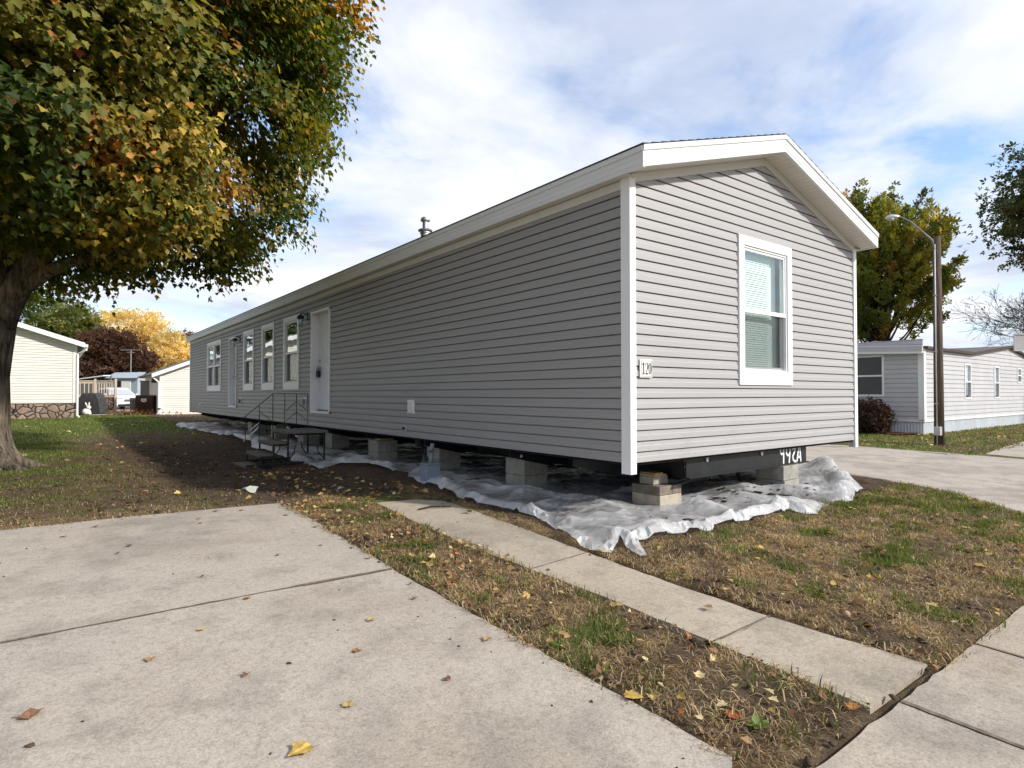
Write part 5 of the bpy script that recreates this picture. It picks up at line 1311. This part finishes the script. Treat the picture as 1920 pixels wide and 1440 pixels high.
# cream garage with open side, red trailer panel, board
sx0, sy0 = at_px(30.2, -17.65)[:2]; gs = gzf(sx0, sy0)
sh = thing('cream_garage', 'cream lap-sided garage partly hidden by the grey home far end', 'garage', (sx0+2,sy0+3,gs))
mb = MB(); siding_piece(mb, (sx0,sy0,0), (1,0,0), (0,-1,0), 0, 5.5, gs-.05, 3.6, co=.115, zo=gs); w_ = mb.build('wall', M['cream'], sh)
cut(w_, (sx0,sy0,1.68), Vector((-.42,0,1)).normalized()); cut(w_, (sx0+5.5,sy0,1.68), Vector((.42,0,1)).normalized())
mb = MB(); siding_piece(mb, (sx0,sy0,0), (0,1,0), (-1,0,0), 0, 6, gs-.05, 1.72, co=.115, zo=gs); mb.build('wall', M['cream'], sh)
mb = MB()
for xa, xb in ((sx0-.38,sx0+2.75),(sx0+5.88,sx0+2.75)):
    z = lambda x: 1.72+.42*(x-sx0 if xa < sx0 else sx0+5.5-x)
    mb.prism([(xa,sy0-.25,z(xa)+.05),(xb,sy0-.25,z(xb)+.05),(xb,sy0-.25,z(xb)+.11),(xa,sy0-.25,z(xa)+.11)], (0,6.5,0))
mb.build('roof', M['roofgrey'], sh)
mb = MB()
for xa, xb in ((sx0-.40,sx0+2.75),(sx0+5.9,sx0+2.75)):
    z = lambda x: 1.72+.42*(x-sx0 if xa < sx0 else sx0+5.5-x)
    mb.prism([(xa,sy0-.28,z(xa)-.06),(xb,sy0-.28,z(xb)-.06),(xb,sy0-.28,z(xb)+.125),(xa,sy0-.28,z(xa)+.125)], (0,.026,0))
mb.build('rake_fascia', M['white'], sh)
MB().box(sx0-.03,sx0+.09,sy0-.035,sy0+.09,gs,1.70).build('corner_trim', M['creamtrim'], sh)
mb = MB(); mb.tube([(sx0-.36,sy0-.1,1.66),(sx0-.34,sy0-.08,1.5),(sx0-.07,sy0-.05,1.25),(sx0-.07,sy0-.05,gs+.1),(sx0-.14,sy0-.2,gs+.05)], .045, 8); mb.build('downspout', M['white'], sh)
mb = MB(); mb.lathe((sx0-.2,sy0+.6,1.3), [(.04,.25),(.1,.18),(.13,0),(.1,-.06)], 10); mb.build('wall_lamp', M['bronze'], sh)
x, y, z = at_px(31.3, -18.95)
cb = thing('storage_cart', 'dark red metal cart with pale emblem plate beside the cream garage', 'cart', (x,y,z))
def fbox(mb, cx, cy, w, d, z0, z1):
    c = Vector((cx,cy,0)); pts_ = [c-u_*w/2-f_*d/2, c+u_*w/2-f_*d/2, c+u_*w/2+f_*d/2, c-u_*w/2+f_*d/2]
    mb.prism([(p.x,p.y,z0) for p in pts_], (0,0,z1-z0)); return mb
fbox(MB(), x, y, .92, .6, z+.52, z+.98).build('lid', M['maroon'], cb, bevel=.03)
fbox(MB(), x, y, .88, .56, z+.03, z+.52).build('body', M['maroon'], cb, bevel=.01)
mb = MB(); p = Vector((x,y,0))-f_*.31
mb.prism([tuple(p+u_*a+Vector((0,0,z+b))) for a, b in ((-.15,.72),(-.13,.66),(0,.62),(.13,.66),(.15,.72),(.13,.80),(-.13,.80))], tuple(f_*-.015)); em = mb.build('emblem_plate', M['plate'], cb)
mb = MB(); p = p-f_*.018; mb.prism([tuple(p+u_*a+Vector((0,0,z+b))) for a, b in ((-.11,.71),(-.09,.68),(.09,.68),(.11,.71),(.09,.77),(-.09,.77))], tuple(f_*-.006)); mb.build('emblem', M['signback'], em)
for a in (-.22,.0,.22): mb = MB(); q = Vector((x,y,0))-f_*.30+u_*a; mb.bar(q+Vector((0,0,z+.05)), q+Vector((0,0,z+.5)), .02, .02); mb.build('bar', M['iron'], cb)
x3, y3, z3 = at_px(33.5, -20.2)
bd = thing('board_panel', 'tall grey board panel with dark frame leaning by the cream garage', 'panel', (x3,y3,z3))
fbox(MB(), x3, y3, .95, .04, z3+.02, z3+1.72).build('board', M['panel'], bd)
mb = MB(); fbox(mb, x3, y3, 1.02, .05, z3+1.725, z3+1.79); fbox(mb, x3+u_.x*.5, y3+u_.y*.5, .05, .06, z3, z3+1.72); mb.build('edge_frame', M['carblack'], bd)
x4, y4, z4 = at_px(31.8, -19.95)
mb = MB(); mb.tube([(x4,y4,z4),(x4,y4,z4+.75)], [.19,.21], 14); mb.tube([(x4,y4,z4+.76),(x4,y4,z4+.84)], [.23,.2], 14); tag(mb.build('rubbish_bin', M['panel'], None, base=True), 'grey round rubbish bin left of the dark red cart', 'bin')
# leaf litter at the garage
n = 420; r = np.random.default_rng(8); xx = r.normal(0,.8,n); yy = r.normal(0,.18,n); bx0, by0, _ = at_px(30.6,-18.9)
P = np.stack([bx0+u_.x*xx+f_.x*yy, by0+u_.y*xx+f_.y*yy, np.zeros(n)], -1); P[:,2] = gz(P[:,0],P[:,1])+.03+abs(r.normal(0,.09,n))
o = leaf_cloud('leaf_drift', 'diamond', P, unit(r,n), unit(r,n)+np.array([0,0,.7]), r.uniform(.1,.2,n), pick([(.30,.16,.09),(.22,.11,.06)], (1,1), n, r), M['litter']); tag(o, 'drift of brown dead leaves against the dark red cart', 'fallen leaves', kind='stuff')
x, y, z = at_px(29.6, -17.35)
mb = MB(); mb.tube([(x,y,z),(x,y,z+.26)], .012, 6); mb.lathe((x,y,z+.26), [(.03,0),(.09,.03),(.08,.07),(.02,.1)], 10); tag(mb.build('garden_light', M['bronze'], None, base=True), 'small solar garden light in front of the cream garage', 'garden light')
# far blue-grey home with aerial
fx0, fy0, fz0 = at_px(55, -34.6)
fh_ = thing('blue_grey_home', 'distant pale blue-grey mobile home with dark window shutters', 'mobile home', (fx0,fy0,fz0))
fbox(MB(), fx0, fy0, 2.6, 3, fz0, 2.1).build('wall', M['bluegrey'], fh_)
mb = MB(); p = Vector((fx0,fy0,0)); mb.prism([tuple(p-u_*1.45-f_*1.7+Vector((0,0,2.08))), tuple(p+u_*1.5-f_*1.7+Vector((0,0,2.08))), tuple(p+u_*1.5-f_*.6+Vector((0,0,2.62))), tuple(p-u_*1.3-f_*.6+Vector((0,0,2.58)))], (0,0,.05)); mb.build('roof', M['bluegrey'], fh_)
for a, w2, mm in ((-.75,.5,'bluegrey'),(-.35,.3,'carblack'),(.30,.8,'blind')):
    fbox(MB(), fx0+u_.x*a-f_.x*1.52, fy0+u_.y*a-f_.y*1.52, w2, .05, .15, 1.85).build('window', M[mm], fh_)
q = p-u_*3.3-f_*.6
fbox(MB(), q.x, q.y, 4.0, 3, fz0, 1.9).build('wall', M['panel'], fh_)
mb = MB(); a0_ = p-u_*5.4-f_*2.2; a1_ = p-u_*1.3-f_*2.2
mb.prism([tuple(a0_+Vector((0,0,1.7))), tuple(a1_+Vector((0,0,2.25))), tuple(a1_+f_*3+Vector((0,0,2.4))), tuple(a0_+f_*3+Vector((0,0,1.85)))], (0,0,.09)); mb.build('porch_roof', M['white'], fh_)
mb = MB(); q = p-u_*1.0-f_*1.56; mb.bar(q+Vector((0,0,fz0)), q+Vector((0,0,2.35)), .35, .1); mb.build('chimney_post', M['panel'], fh_)
an = thing('tv_aerial', 'thin television aerial mast against the dark red tree', 'aerial', (fx0-u_.x*1.2,fy0-u_.y*1.2,fz0))
q = p-u_*.25; 
mb = MB(); mb.tube([(q.x,q.y,2.2),(q.x,q.y,4.75)], .035, 6); mb.build('mast', M['alu'], an)
mb = MB(); mb.bar(q-u_*.95+Vector((0,0,4.72)), q+u_*.95+Vector((0,0,4.72)), .05, .05); mb.bar(q-u_*.35+Vector((0,0,4.5)), q+u_*.35+Vector((0,0,4.5)), .04, .04); mb.build('crossbar', M['alu'], an)
shrub('hedge_bush', 'dark clipped green bush behind the parked white car', (*at_px(47,-28.0)[:2], .1), (1.0,.6,.7), [(.02,.03,.012),(.03,.04,.015)], (1,1), 1400, .16, 61)

# ---------------------------------------------------------------- loose objects on the ground
mb = MB(); k = rng.normal(size=(30,2)); x, y = -2.44, 3.66
pts_ = [(x+.09*math.cos(a)*(1+.25*math.sin(3*a)), y+.065*math.sin(a), gzf(x,y)+.05+.03*math.sin(2*a+1)) for a in np.linspace(0,6.28,15)[:-1]]
mb.add(pts_+[(x,y,gzf(x,y)+.10),(x+.02,y,gzf(x,y)+.01)], [(i,(i+1) % 14,14) for i in range(14)]+[(i,(i+1) % 14,15) for i in range(14)])
tag(mb.build('scrap', M['rag'], None, base=True), 'pale crumpled scrap lying on the bare earth past the driveway corner', 'scrap')
mb = MB(); x, y = -1.55, 3.15
mb.add([(x,y,gzf(x,y)+.03),(x+.07,y+.01,gzf(x,y)+.05),(x+.1,y+.07,gzf(x,y)+.035),(x+.03,y+.1,gzf(x,y)+.06),(x-.03,y+.05,gzf(x,y)+.04)], [(0,1,2),(0,2,3),(0,3,4)])
tag(mb.build('scrap', M['plastic'], None, base=True), 'small torn bit of clear plastic on the bare earth', 'scrap')
mb = MB(); mb.tube([(-1.02,1.52,gzf(-1,1.5)+.03),(-1.2,1.62,gzf(-1,1.5)+.035),(-1.36,1.60,gzf(-1,1.5)+.028)], [.008,.01,.006], 6); tag(mb.build('stick', M['bark_dark'], None, base=True), 'thin dark stick across the shaded end of the walkway', 'stick')
mb = MB(); mb.sphere((-.66,-2.2,gzf(-.6,-2.2)+.03), .021, 10, (1,1,.9)); tag(mb.build('walnut', M['wood'], None, smooth=True, base=True), 'round tan nut at the lawn edge by the walkway joint', 'nut')
# weeds
def weed(x, y, s, seed, label):
    r = np.random.default_rng(seed); n = 11; a = r.uniform(0,6.28,n); tip = np.stack([np.cos(a),np.sin(a),r.uniform(.2,1.1,n)],-1)
    P = np.stack([x+np.cos(a)*s*.45, y+np.sin(a)*s*.45, gzf(x,y)+.03+tip[:,2]*s*.35], -1)
    o = leaf_cloud('weed', 'diamond', P, tip, np.array([0,0,1.])+r.normal(size=(n,3))*.3, r.uniform(.8,1.2,n)*s, pick([(.13,.20,.045),(.20,.26,.09)], (2,1), n, r), M['blade'], None, (x,y,gzf(x,y)))
    tag(o, label, 'weed')
weed(-2.14,-2.52,.048,1,'pale green broad-leaved weed at the tip of the brown grass strip')
weed(-2.31,-1.55,.04,2,'small green weed at the driveway edge halfway down the strip')
weed(-1.0,1.2,.045,3,'green weed beside the walkway in the house shade')

# ---------------------------------------------------------------- fallen leaves
LEAFV, LEAFF = leaf_template('maple')
def fallen(x, y, s, col, rot, curl, label, group=None, lift=.016, seed=0):
    r = random.Random(seed*77+3); mb = MB(); vs = []
    for a, b, c in LEAFV:
        b -= .3; z = abs(a)*curl*1.6+curl*.9*b*b+.03*math.sin(7*a+3*b+seed)
        vs.append((x+s*(a*math.cos(rot)-b*math.sin(rot)), y+s*(a*math.sin(rot)+b*math.cos(rot)), gzf(x,y)+lift+s*max(0,z)))
    m_ = bpy.data.materials.get('fallen '+str(col))
    if not m_:
        k = N('fallen '+str(col)); v = k.coord(); k.base(k.ramp(k.noise(v, 45, 5), [(.35, tuple(c*.55 for c in col)), (.62, col)]), .75, .2); m_ = k.m
    mb.add(vs, LEAFF); o = mb.build('fallen_leaf', m_, None, base=True); tag(o, label, 'leaf', group)
TAN, YEL, RED, BRN = (.42,.27,.13), (.56,.38,.10), (.40,.10,.03), (.20,.10,.06)
G1 = 'dry fallen leaves scattered on the driveway'
big = [(-4.35,-.80,.10,(.34,.17,.10),'curled red-brown leaf near the left edge of the driveway'),(-3.58,-1.63,.115,YEL,'large two-tone yellow and orange leaf at the driveway bottom edge'),(-2.345,-2.07,.10,YEL,'bright yellow leaf on the driveway corner beside the dark soil'),
       (-2.15,-2.42,.09,RED,'bright red-orange leaf on the tip of the grass strip'),(-2.11,-2.35,.07,(.55,.45,.25),'pale oval leaf behind the red-orange leaf'),(1.11,-2.36,.12,YEL,'large yellow leaf on the front lawn near the sidewalk'),
       (-1.69,-2.67,.075,(.45,.2,.06),'orange leaf at the sidewalk end of the grass strip'),(-1.23,-1.68,.07,(.33,.19,.12),'flat brownish leaf in the middle of the walkway'),(-.08,-2.44,.09,(.58,.42,.15),'yellow leaf on the lawn closest to the sidewalk'),(2.5,-1.9,.09,(.5,.4,.12),'yellow-green leaf far right on the front lawn')]
for i, (x, y, s, c, lb) in enumerate(big): fallen(x, y, s*.82, c, i*1.9, .20, lb, None, .03 if x > -2.3 else .016, i)
sm = [(-3.92,-.54),(-3.67,-.31),(-3.36,.02),(-3.98,2.59),(-2.44,.37),(-3.11,-1.0),(-2.52,-1.26),(-3.33,-1.44),(-2.79,2.59),(-2.43,1.5),(-2.28,-2.13),(-3.0,2.7),(-2.5,2.1),(-4.2,2.3),(-3.2,2.4),(-2.6,.9),(-2.9,-.7)]
for i, (x, y) in enumerate(sm): fallen(x, y, random.uniform(.035,.06), (TAN,(.5,.36,.14),(.38,.2,.09))[i % 3], random.uniform(0,6.3), random.uniform(.10,.34), 'small dry tan leaf lying flat on the driveway', G1, seed=20+i)
for i, (x, y) in enumerate([(-3.81,1.68),(-2.95,.81),(-3.9,1.5),(-2.55,-.55),(-2.45,-.3),(-3.6,-.95),(-2.9,-1.5),(-3.5,.6)]): fallen(x, y, random.uniform(.025,.045), BRN, random.uniform(0,6.3), .45, 'small dark curled leaf scrap on the driveway', 'dark curled leaf scraps on the driveway', seed=50+i)
def litter(n, x0, x1, y0, y1, dens, seed, s0=.035, s1=.075):
    r = np.random.default_rng(seed); x = r.uniform(x0,x1,n); y = r.uniform(y0,y1,n)
    k = (in_slab(x,y) < -.01) & (r.random(n) < dens(x,y)) & ~((x > -.75) & (y > -.6) & (x < 4.9)); x, y = x[k], y[k]; n = len(x)
    d_, g_, _ = zones(x,y)
    P = np.stack([x, y, gz(x,y)+.03+r.uniform(0,.02,n)+(fbm(x*3.1,y*3.1,71,4)-.5)*.06*(.4+d_*1.3)*sst(.1,.7,-in_slab(x,y))], -1)
    nr_ = np.array([0,0,1.])+r.normal(size=(n,3))*.42; tp = r.normal(size=(n,3))*np.array([1,1,.25])
    return P, tp, nr_, r.uniform(s0,s1,n), pick([(.42,.28,.14),(.55,.38,.12),(.30,.16,.08),(.60,.48,.26),(.40,.14,.04),(.18,.10,.06)], (4,2.5,2.5,2,.6,2), n, r)
parts_ = [litter(900, -2.45,-1.5,-2.7,2.6, lambda x,y: .35+.45*(y > -.5), 1, .02, .055), litter(900, -1.0,5,-2.75,-.5, lambda x,y: .3+0*x, 2, .02, .055), litter(500, -9,-.5,2.9,13, lambda x,y: .4+0*x, 3, .05,.085), litter(500, -2.2,-.7,2.2,5.5, lambda x,y: .45+0*x, 4, .04,.075), litter(400,-20,0,12,30, lambda x,y: .5+0*x, 6, .07,.12), litter(160,10,22,.5,3, lambda x,y: .6+0*x, 7, .06,.1)]
P, tp, nr_, sz, cl = [np.concatenate(q) for q in zip(*parts_)]
o = leaf_cloud('leaf_litter', 'maple', P, tp, nr_, sz, cl, M['litter']); tag(o, 'tan and yellow fallen leaves lying through the grass', 'fallen leaves', kind='stuff')

# ---------------------------------------------------------------- GRASS
def grass(name, label, n, x0, x1, y0, y1, seed, h0, h1, wd, far=False, dens=None):
    r = np.random.default_rng(seed); x = r.uniform(x0,x1,n); y = r.uniform(y0,y1,n)
    si = in_slab(x,y); d_, g_, n2_ = zones(x,y)
    if far: k = (r.random(n) < .35+.65*g_) & (si < 0)
    else:
        cover = (1-d_*.86)*(.35+.65*sst(.36,.56,fbm(x*5,y*5,131)))
        k = (si < .015+.03*(fbm(x*6,y*6,141)-.4)) & (r.random(n) < cover)
    k &= ~((x > -.62) & (y > -.50) & (x < 4.9) & (y < 22)) & ~(np.hypot(x-tb[0],y-tb[1]) < .4)
    if dens is not None: k &= r.random(n) < dens(x,y)
    x, y, g_, d_, si = x[k], y[k], g_[k], d_[k], si[k]; n = len(x)
    isg = r.random(n) < np.clip(g_*.85+.04, 0, .95)
    tall = .7+.7*fbm(x*4,y*4,181,3)
    hgt = tall*np.where(isg, r.uniform(h0,h1,n), r.uniform(h0*.8,h1*1.25,n))
    lay = np.where(isg, r.uniform(.2,.95,n), r.uniform(1.15,1.9,n))       # lean from vertical
    a = r.uniform(0,6.283,n); dx, dy = np.cos(a), np.sin(a)
    z0 = gz(x,y)+.012+(fbm(x*3.1,y*3.1,71,4)-.5)*.06*(.4+d_*1.3)*sst(.1,.7,-si)
    w = wd*r.uniform(.6,1.4,n)*np.where(isg, 1, .8)
    px_, py_ = -dy*w, dx*w; s1 = np.sin(lay*.6); c1 = np.cos(lay*.6); s2 = np.sin(np.minimum(lay*1.5,1.75)); c2 = np.cos(np.minimum(lay*1.5,1.75))
    m1 = np.stack([x+dx*hgt*.5*s1, y+dy*hgt*.5*s1, z0+hgt*.5*c1], -1); t1 = m1+np.stack([dx*hgt*.5*s2, dy*hgt*.5*s2, hgt*.5*c2], -1)
    t1[:,2] = np.maximum(t1[:,2], z0+.004); pv_ = np.stack([px_,py_,np.zeros(n)], -1); b = np.stack([x,y,z0-.006], -1)
    V = np.stack([b-pv_, b+pv_, m1+pv_*.8, m1-pv_*.8, t1], 1).reshape(-1,3)
    lp = (np.array([0,1,2,3,3,2,4])[None]+(np.arange(n)*5)[:,None]).ravel(); stt = (np.array([0,4])[None]+(np.arange(n)*7)[:,None]).ravel()
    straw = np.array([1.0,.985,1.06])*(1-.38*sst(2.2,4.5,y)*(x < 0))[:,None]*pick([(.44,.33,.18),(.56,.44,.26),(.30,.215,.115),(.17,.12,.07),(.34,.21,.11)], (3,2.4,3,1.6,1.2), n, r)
    gre = pick([(.105,.145,.032),(.16,.19,.055),(.075,.105,.024),(.24,.23,.09)], (3,2,2,1), n, r)
    cl = np.where(isg[:,None], gre, straw)*(.55+.9*fbm(x*6.5,y*6.5,171,3))[:,None]
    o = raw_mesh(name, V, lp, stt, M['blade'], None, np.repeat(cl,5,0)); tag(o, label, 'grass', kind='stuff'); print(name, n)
grass('grass', 'dry brown and green grass strip between driveway and walkway', 52000, -2.46,-1.55,-2.72,2.9, 1, .03,.075,.0028)
grass('grass', 'patchy straw-coloured front lawn right of the walkway', 150000, -1.0,5.2,-2.8,-.35, 2, .03,.075,.0030)
grass('grass', 'thin grass beside the plastic sheet and walkway', 9000, -1.0,-.45,-.6,2.8, 3, .025,.055,.002)
grass('grass', 'dry trodden lawn behind the driveway and around the maple', 170000, -9.5,-.5,2.8,14, 4, .025,.06,.0045)
grass('grass', 'green back lawn reaching to the cream house', 70000, -22,5,13,31, 5, .03,.06,.010, True)
grass('grass', 'green verge in front of the white home', 26000, 10.05,27,.1,6, 6, .03,.06,.008, True, lambda x,y: ((y < 2.6) | (x < 14.4))*1.0)

# ---------------------------------------------------------------- SKY, SUN, CAMERA
EL, AZ = 32.0, 31.5
wd_ = bpy.data.worlds.new('World'); SC.world = wd_; wd_.use_nodes = True
nt = wd_.node_tree; nt.nodes.clear()
nn = nt.nodes.new; ln = nt.links.new
sky = nn('ShaderNodeTexSky'); sky.sky_type = 'NISHITA'; sky.sun_disc = False; sky.sun_elevation = R(EL); sky.sun_rotation = R(180-AZ); sky.air_density = 1.0; sky.dust_density = .4; sky.ozone_density = 2
tc = nn('ShaderNodeTexCoord'); sep = nn('ShaderNodeSeparateXYZ'); ln(tc.outputs['Generated'], sep.inputs[0])
def math_(op, a, b=None):
    m = nn('ShaderNodeMath'); m.operation = op
    for i, v in ((0,a),(1,b)):
        if v is None: continue
        if isinstance(v, (int,float)): m.inputs[i].default_value = v
        else: ln(v, m.inputs[i])
    return m.outputs[0]
zc = math_('MAXIMUM', math_('ADD', sep.outputs[2], .16), .03)
cmb = nn('ShaderNodeCombineXYZ'); ln(math_('DIVIDE', sep.outputs[0], zc), cmb.inputs[0]); ln(math_('DIVIDE', sep.outputs[1], zc), cmb.inputs[1])
def wnoise(scale, off, detail=8, rough=.55, dist=0):
    mp = nn('ShaderNodeMapping'); mp.inputs['Location'].default_value = off; ln(cmb.outputs[0], mp.inputs[0])
    t = nn('ShaderNodeTexNoise'); t.inputs['Scale'].default_value = scale; t.inputs['Detail'].default_value = detail; t.inputs['Roughness'].default_value = rough; t.inputs['Distortion'].default_value = dist
    ln(mp.outputs[0], t.inputs['Vector']); return t.outputs['Fac']
def wramp(f, stops):
    r_ = nn('ShaderNodeValToRGB'); e_ = r_.color_ramp.elements
    while len(e_) < len(stops): e_.new(.5)
    for i, (p, c) in enumerate(stops): e_[i].position = p; e_[i].color = (*c, 1)
    ln(f, r_.inputs[0]); return r_.outputs[0]
mask = wramp(wnoise(1.15, (16.6,9.5,0), 12, .58, .25), [(.355,(.08,.08,.08)),(.455,(.75,.75,.75)),(.55,(1,1,1))])
tone = wramp(wnoise(1.5, (13.3,2.2,0), 9, .55, .3), [(.33,(.58,.645,.80)),(.47,(.78,.83,.93)),(.60,(.93,.945,.98))])
b1 = nn('ShaderNodeBackground'); b1.inputs['Strength'].default_value = .15; sm = nn('ShaderNodeMix'); sm.data_type = 'RGBA'; sm.blend_type = 'MULTIPLY'; sm.inputs[0].default_value = 1; sm.inputs[7].default_value = (1.5,1.55,1.65,1); ln(sky.outputs[0], sm.inputs[6]); ln(sm.outputs[2], b1.inputs[0])
b2 = nn('ShaderNodeBackground'); b2.inputs['Strength'].default_value = 1.13; dt = math_('ADD', math_('MULTIPLY', sep.outputs[0], .85), math_('MULTIPLY', sep.outputs[1], .45))
west = wramp(math_('ADD', math_('MULTIPLY', dt, .5), .5), [(.05,(.68,.69,.72)),(.45,(.86,.87,.88)),(.78,(1,1,1))])  # cloud light dimmed towards the west, added to darken the long wall
tm = nn('ShaderNodeMix'); tm.data_type = 'RGBA'; tm.blend_type = 'MULTIPLY'; tm.inputs[0].default_value = 1; ln(tone, tm.inputs[6]); ln(west, tm.inputs[7]); ln(tm.outputs[2], b2.inputs[0])
mx = nn('ShaderNodeMixShader'); ln(mask, mx.inputs[0]); ln(b1.outputs[0], mx.inputs[1]); ln(b2.outputs[0], mx.inputs[2])
wo = nn('ShaderNodeOutputWorld'); ln(mx.outputs[0], wo.inputs[0])

sl_ = bpy.data.lights.new('sun', 'SUN'); sl_.energy = 5.0; sl_.angle = R(2.2); sl_.color = (1,.95,.87)
so = bpy.data.objects.new('sun', sl_); COL.objects.link(so)
sd = Vector((math.sin(R(AZ))*math.cos(R(EL)), -math.cos(R(AZ))*math.cos(R(EL)), math.sin(R(EL))))
so.rotation_euler = (-sd).to_track_quat('-Z','Y').to_euler(); so.location = sd*40

cam = bpy.data.cameras.new('camera'); co = bpy.data.objects.new('camera', cam); COL.objects.link(co); SC.camera = co
cam.sensor_width = 36; cam.lens = 1127.74/1920*36; cam.clip_start = .05; cam.clip_end = 3000
pitch, roll, yaw = .0167, -.0011, .6538
fw = Vector((math.sin(yaw)*math.cos(pitch), math.cos(yaw)*math.cos(pitch), math.sin(pitch)))
rt = Vector((math.cos(yaw), -math.sin(yaw), 0)); up_ = rt.cross(fw)
r2_ = rt*math.cos(roll)+up_*math.sin(roll); u2_ = -rt*math.sin(roll)+up_*math.cos(roll)
co.matrix_world = Matrix(((r2_.x,u2_.x,-fw.x,-4.296),(r2_.y,u2_.y,-fw.y,-3.791),(r2_.z,u2_.z,-fw.z,.646),(0,0,0,1)))
SC.view_settings.view_transform = 'Standard'; SC.view_settings.look = 'None'; SC.view_settings.exposure = 0; SC.view_settings.gamma = 1
SC.cycles.use_denoising = True; SC.cycles.max_bounces = 8; SC.cycles.transparent_max_bounces = 24; SC.cycles.sample_clamp_indirect = 6
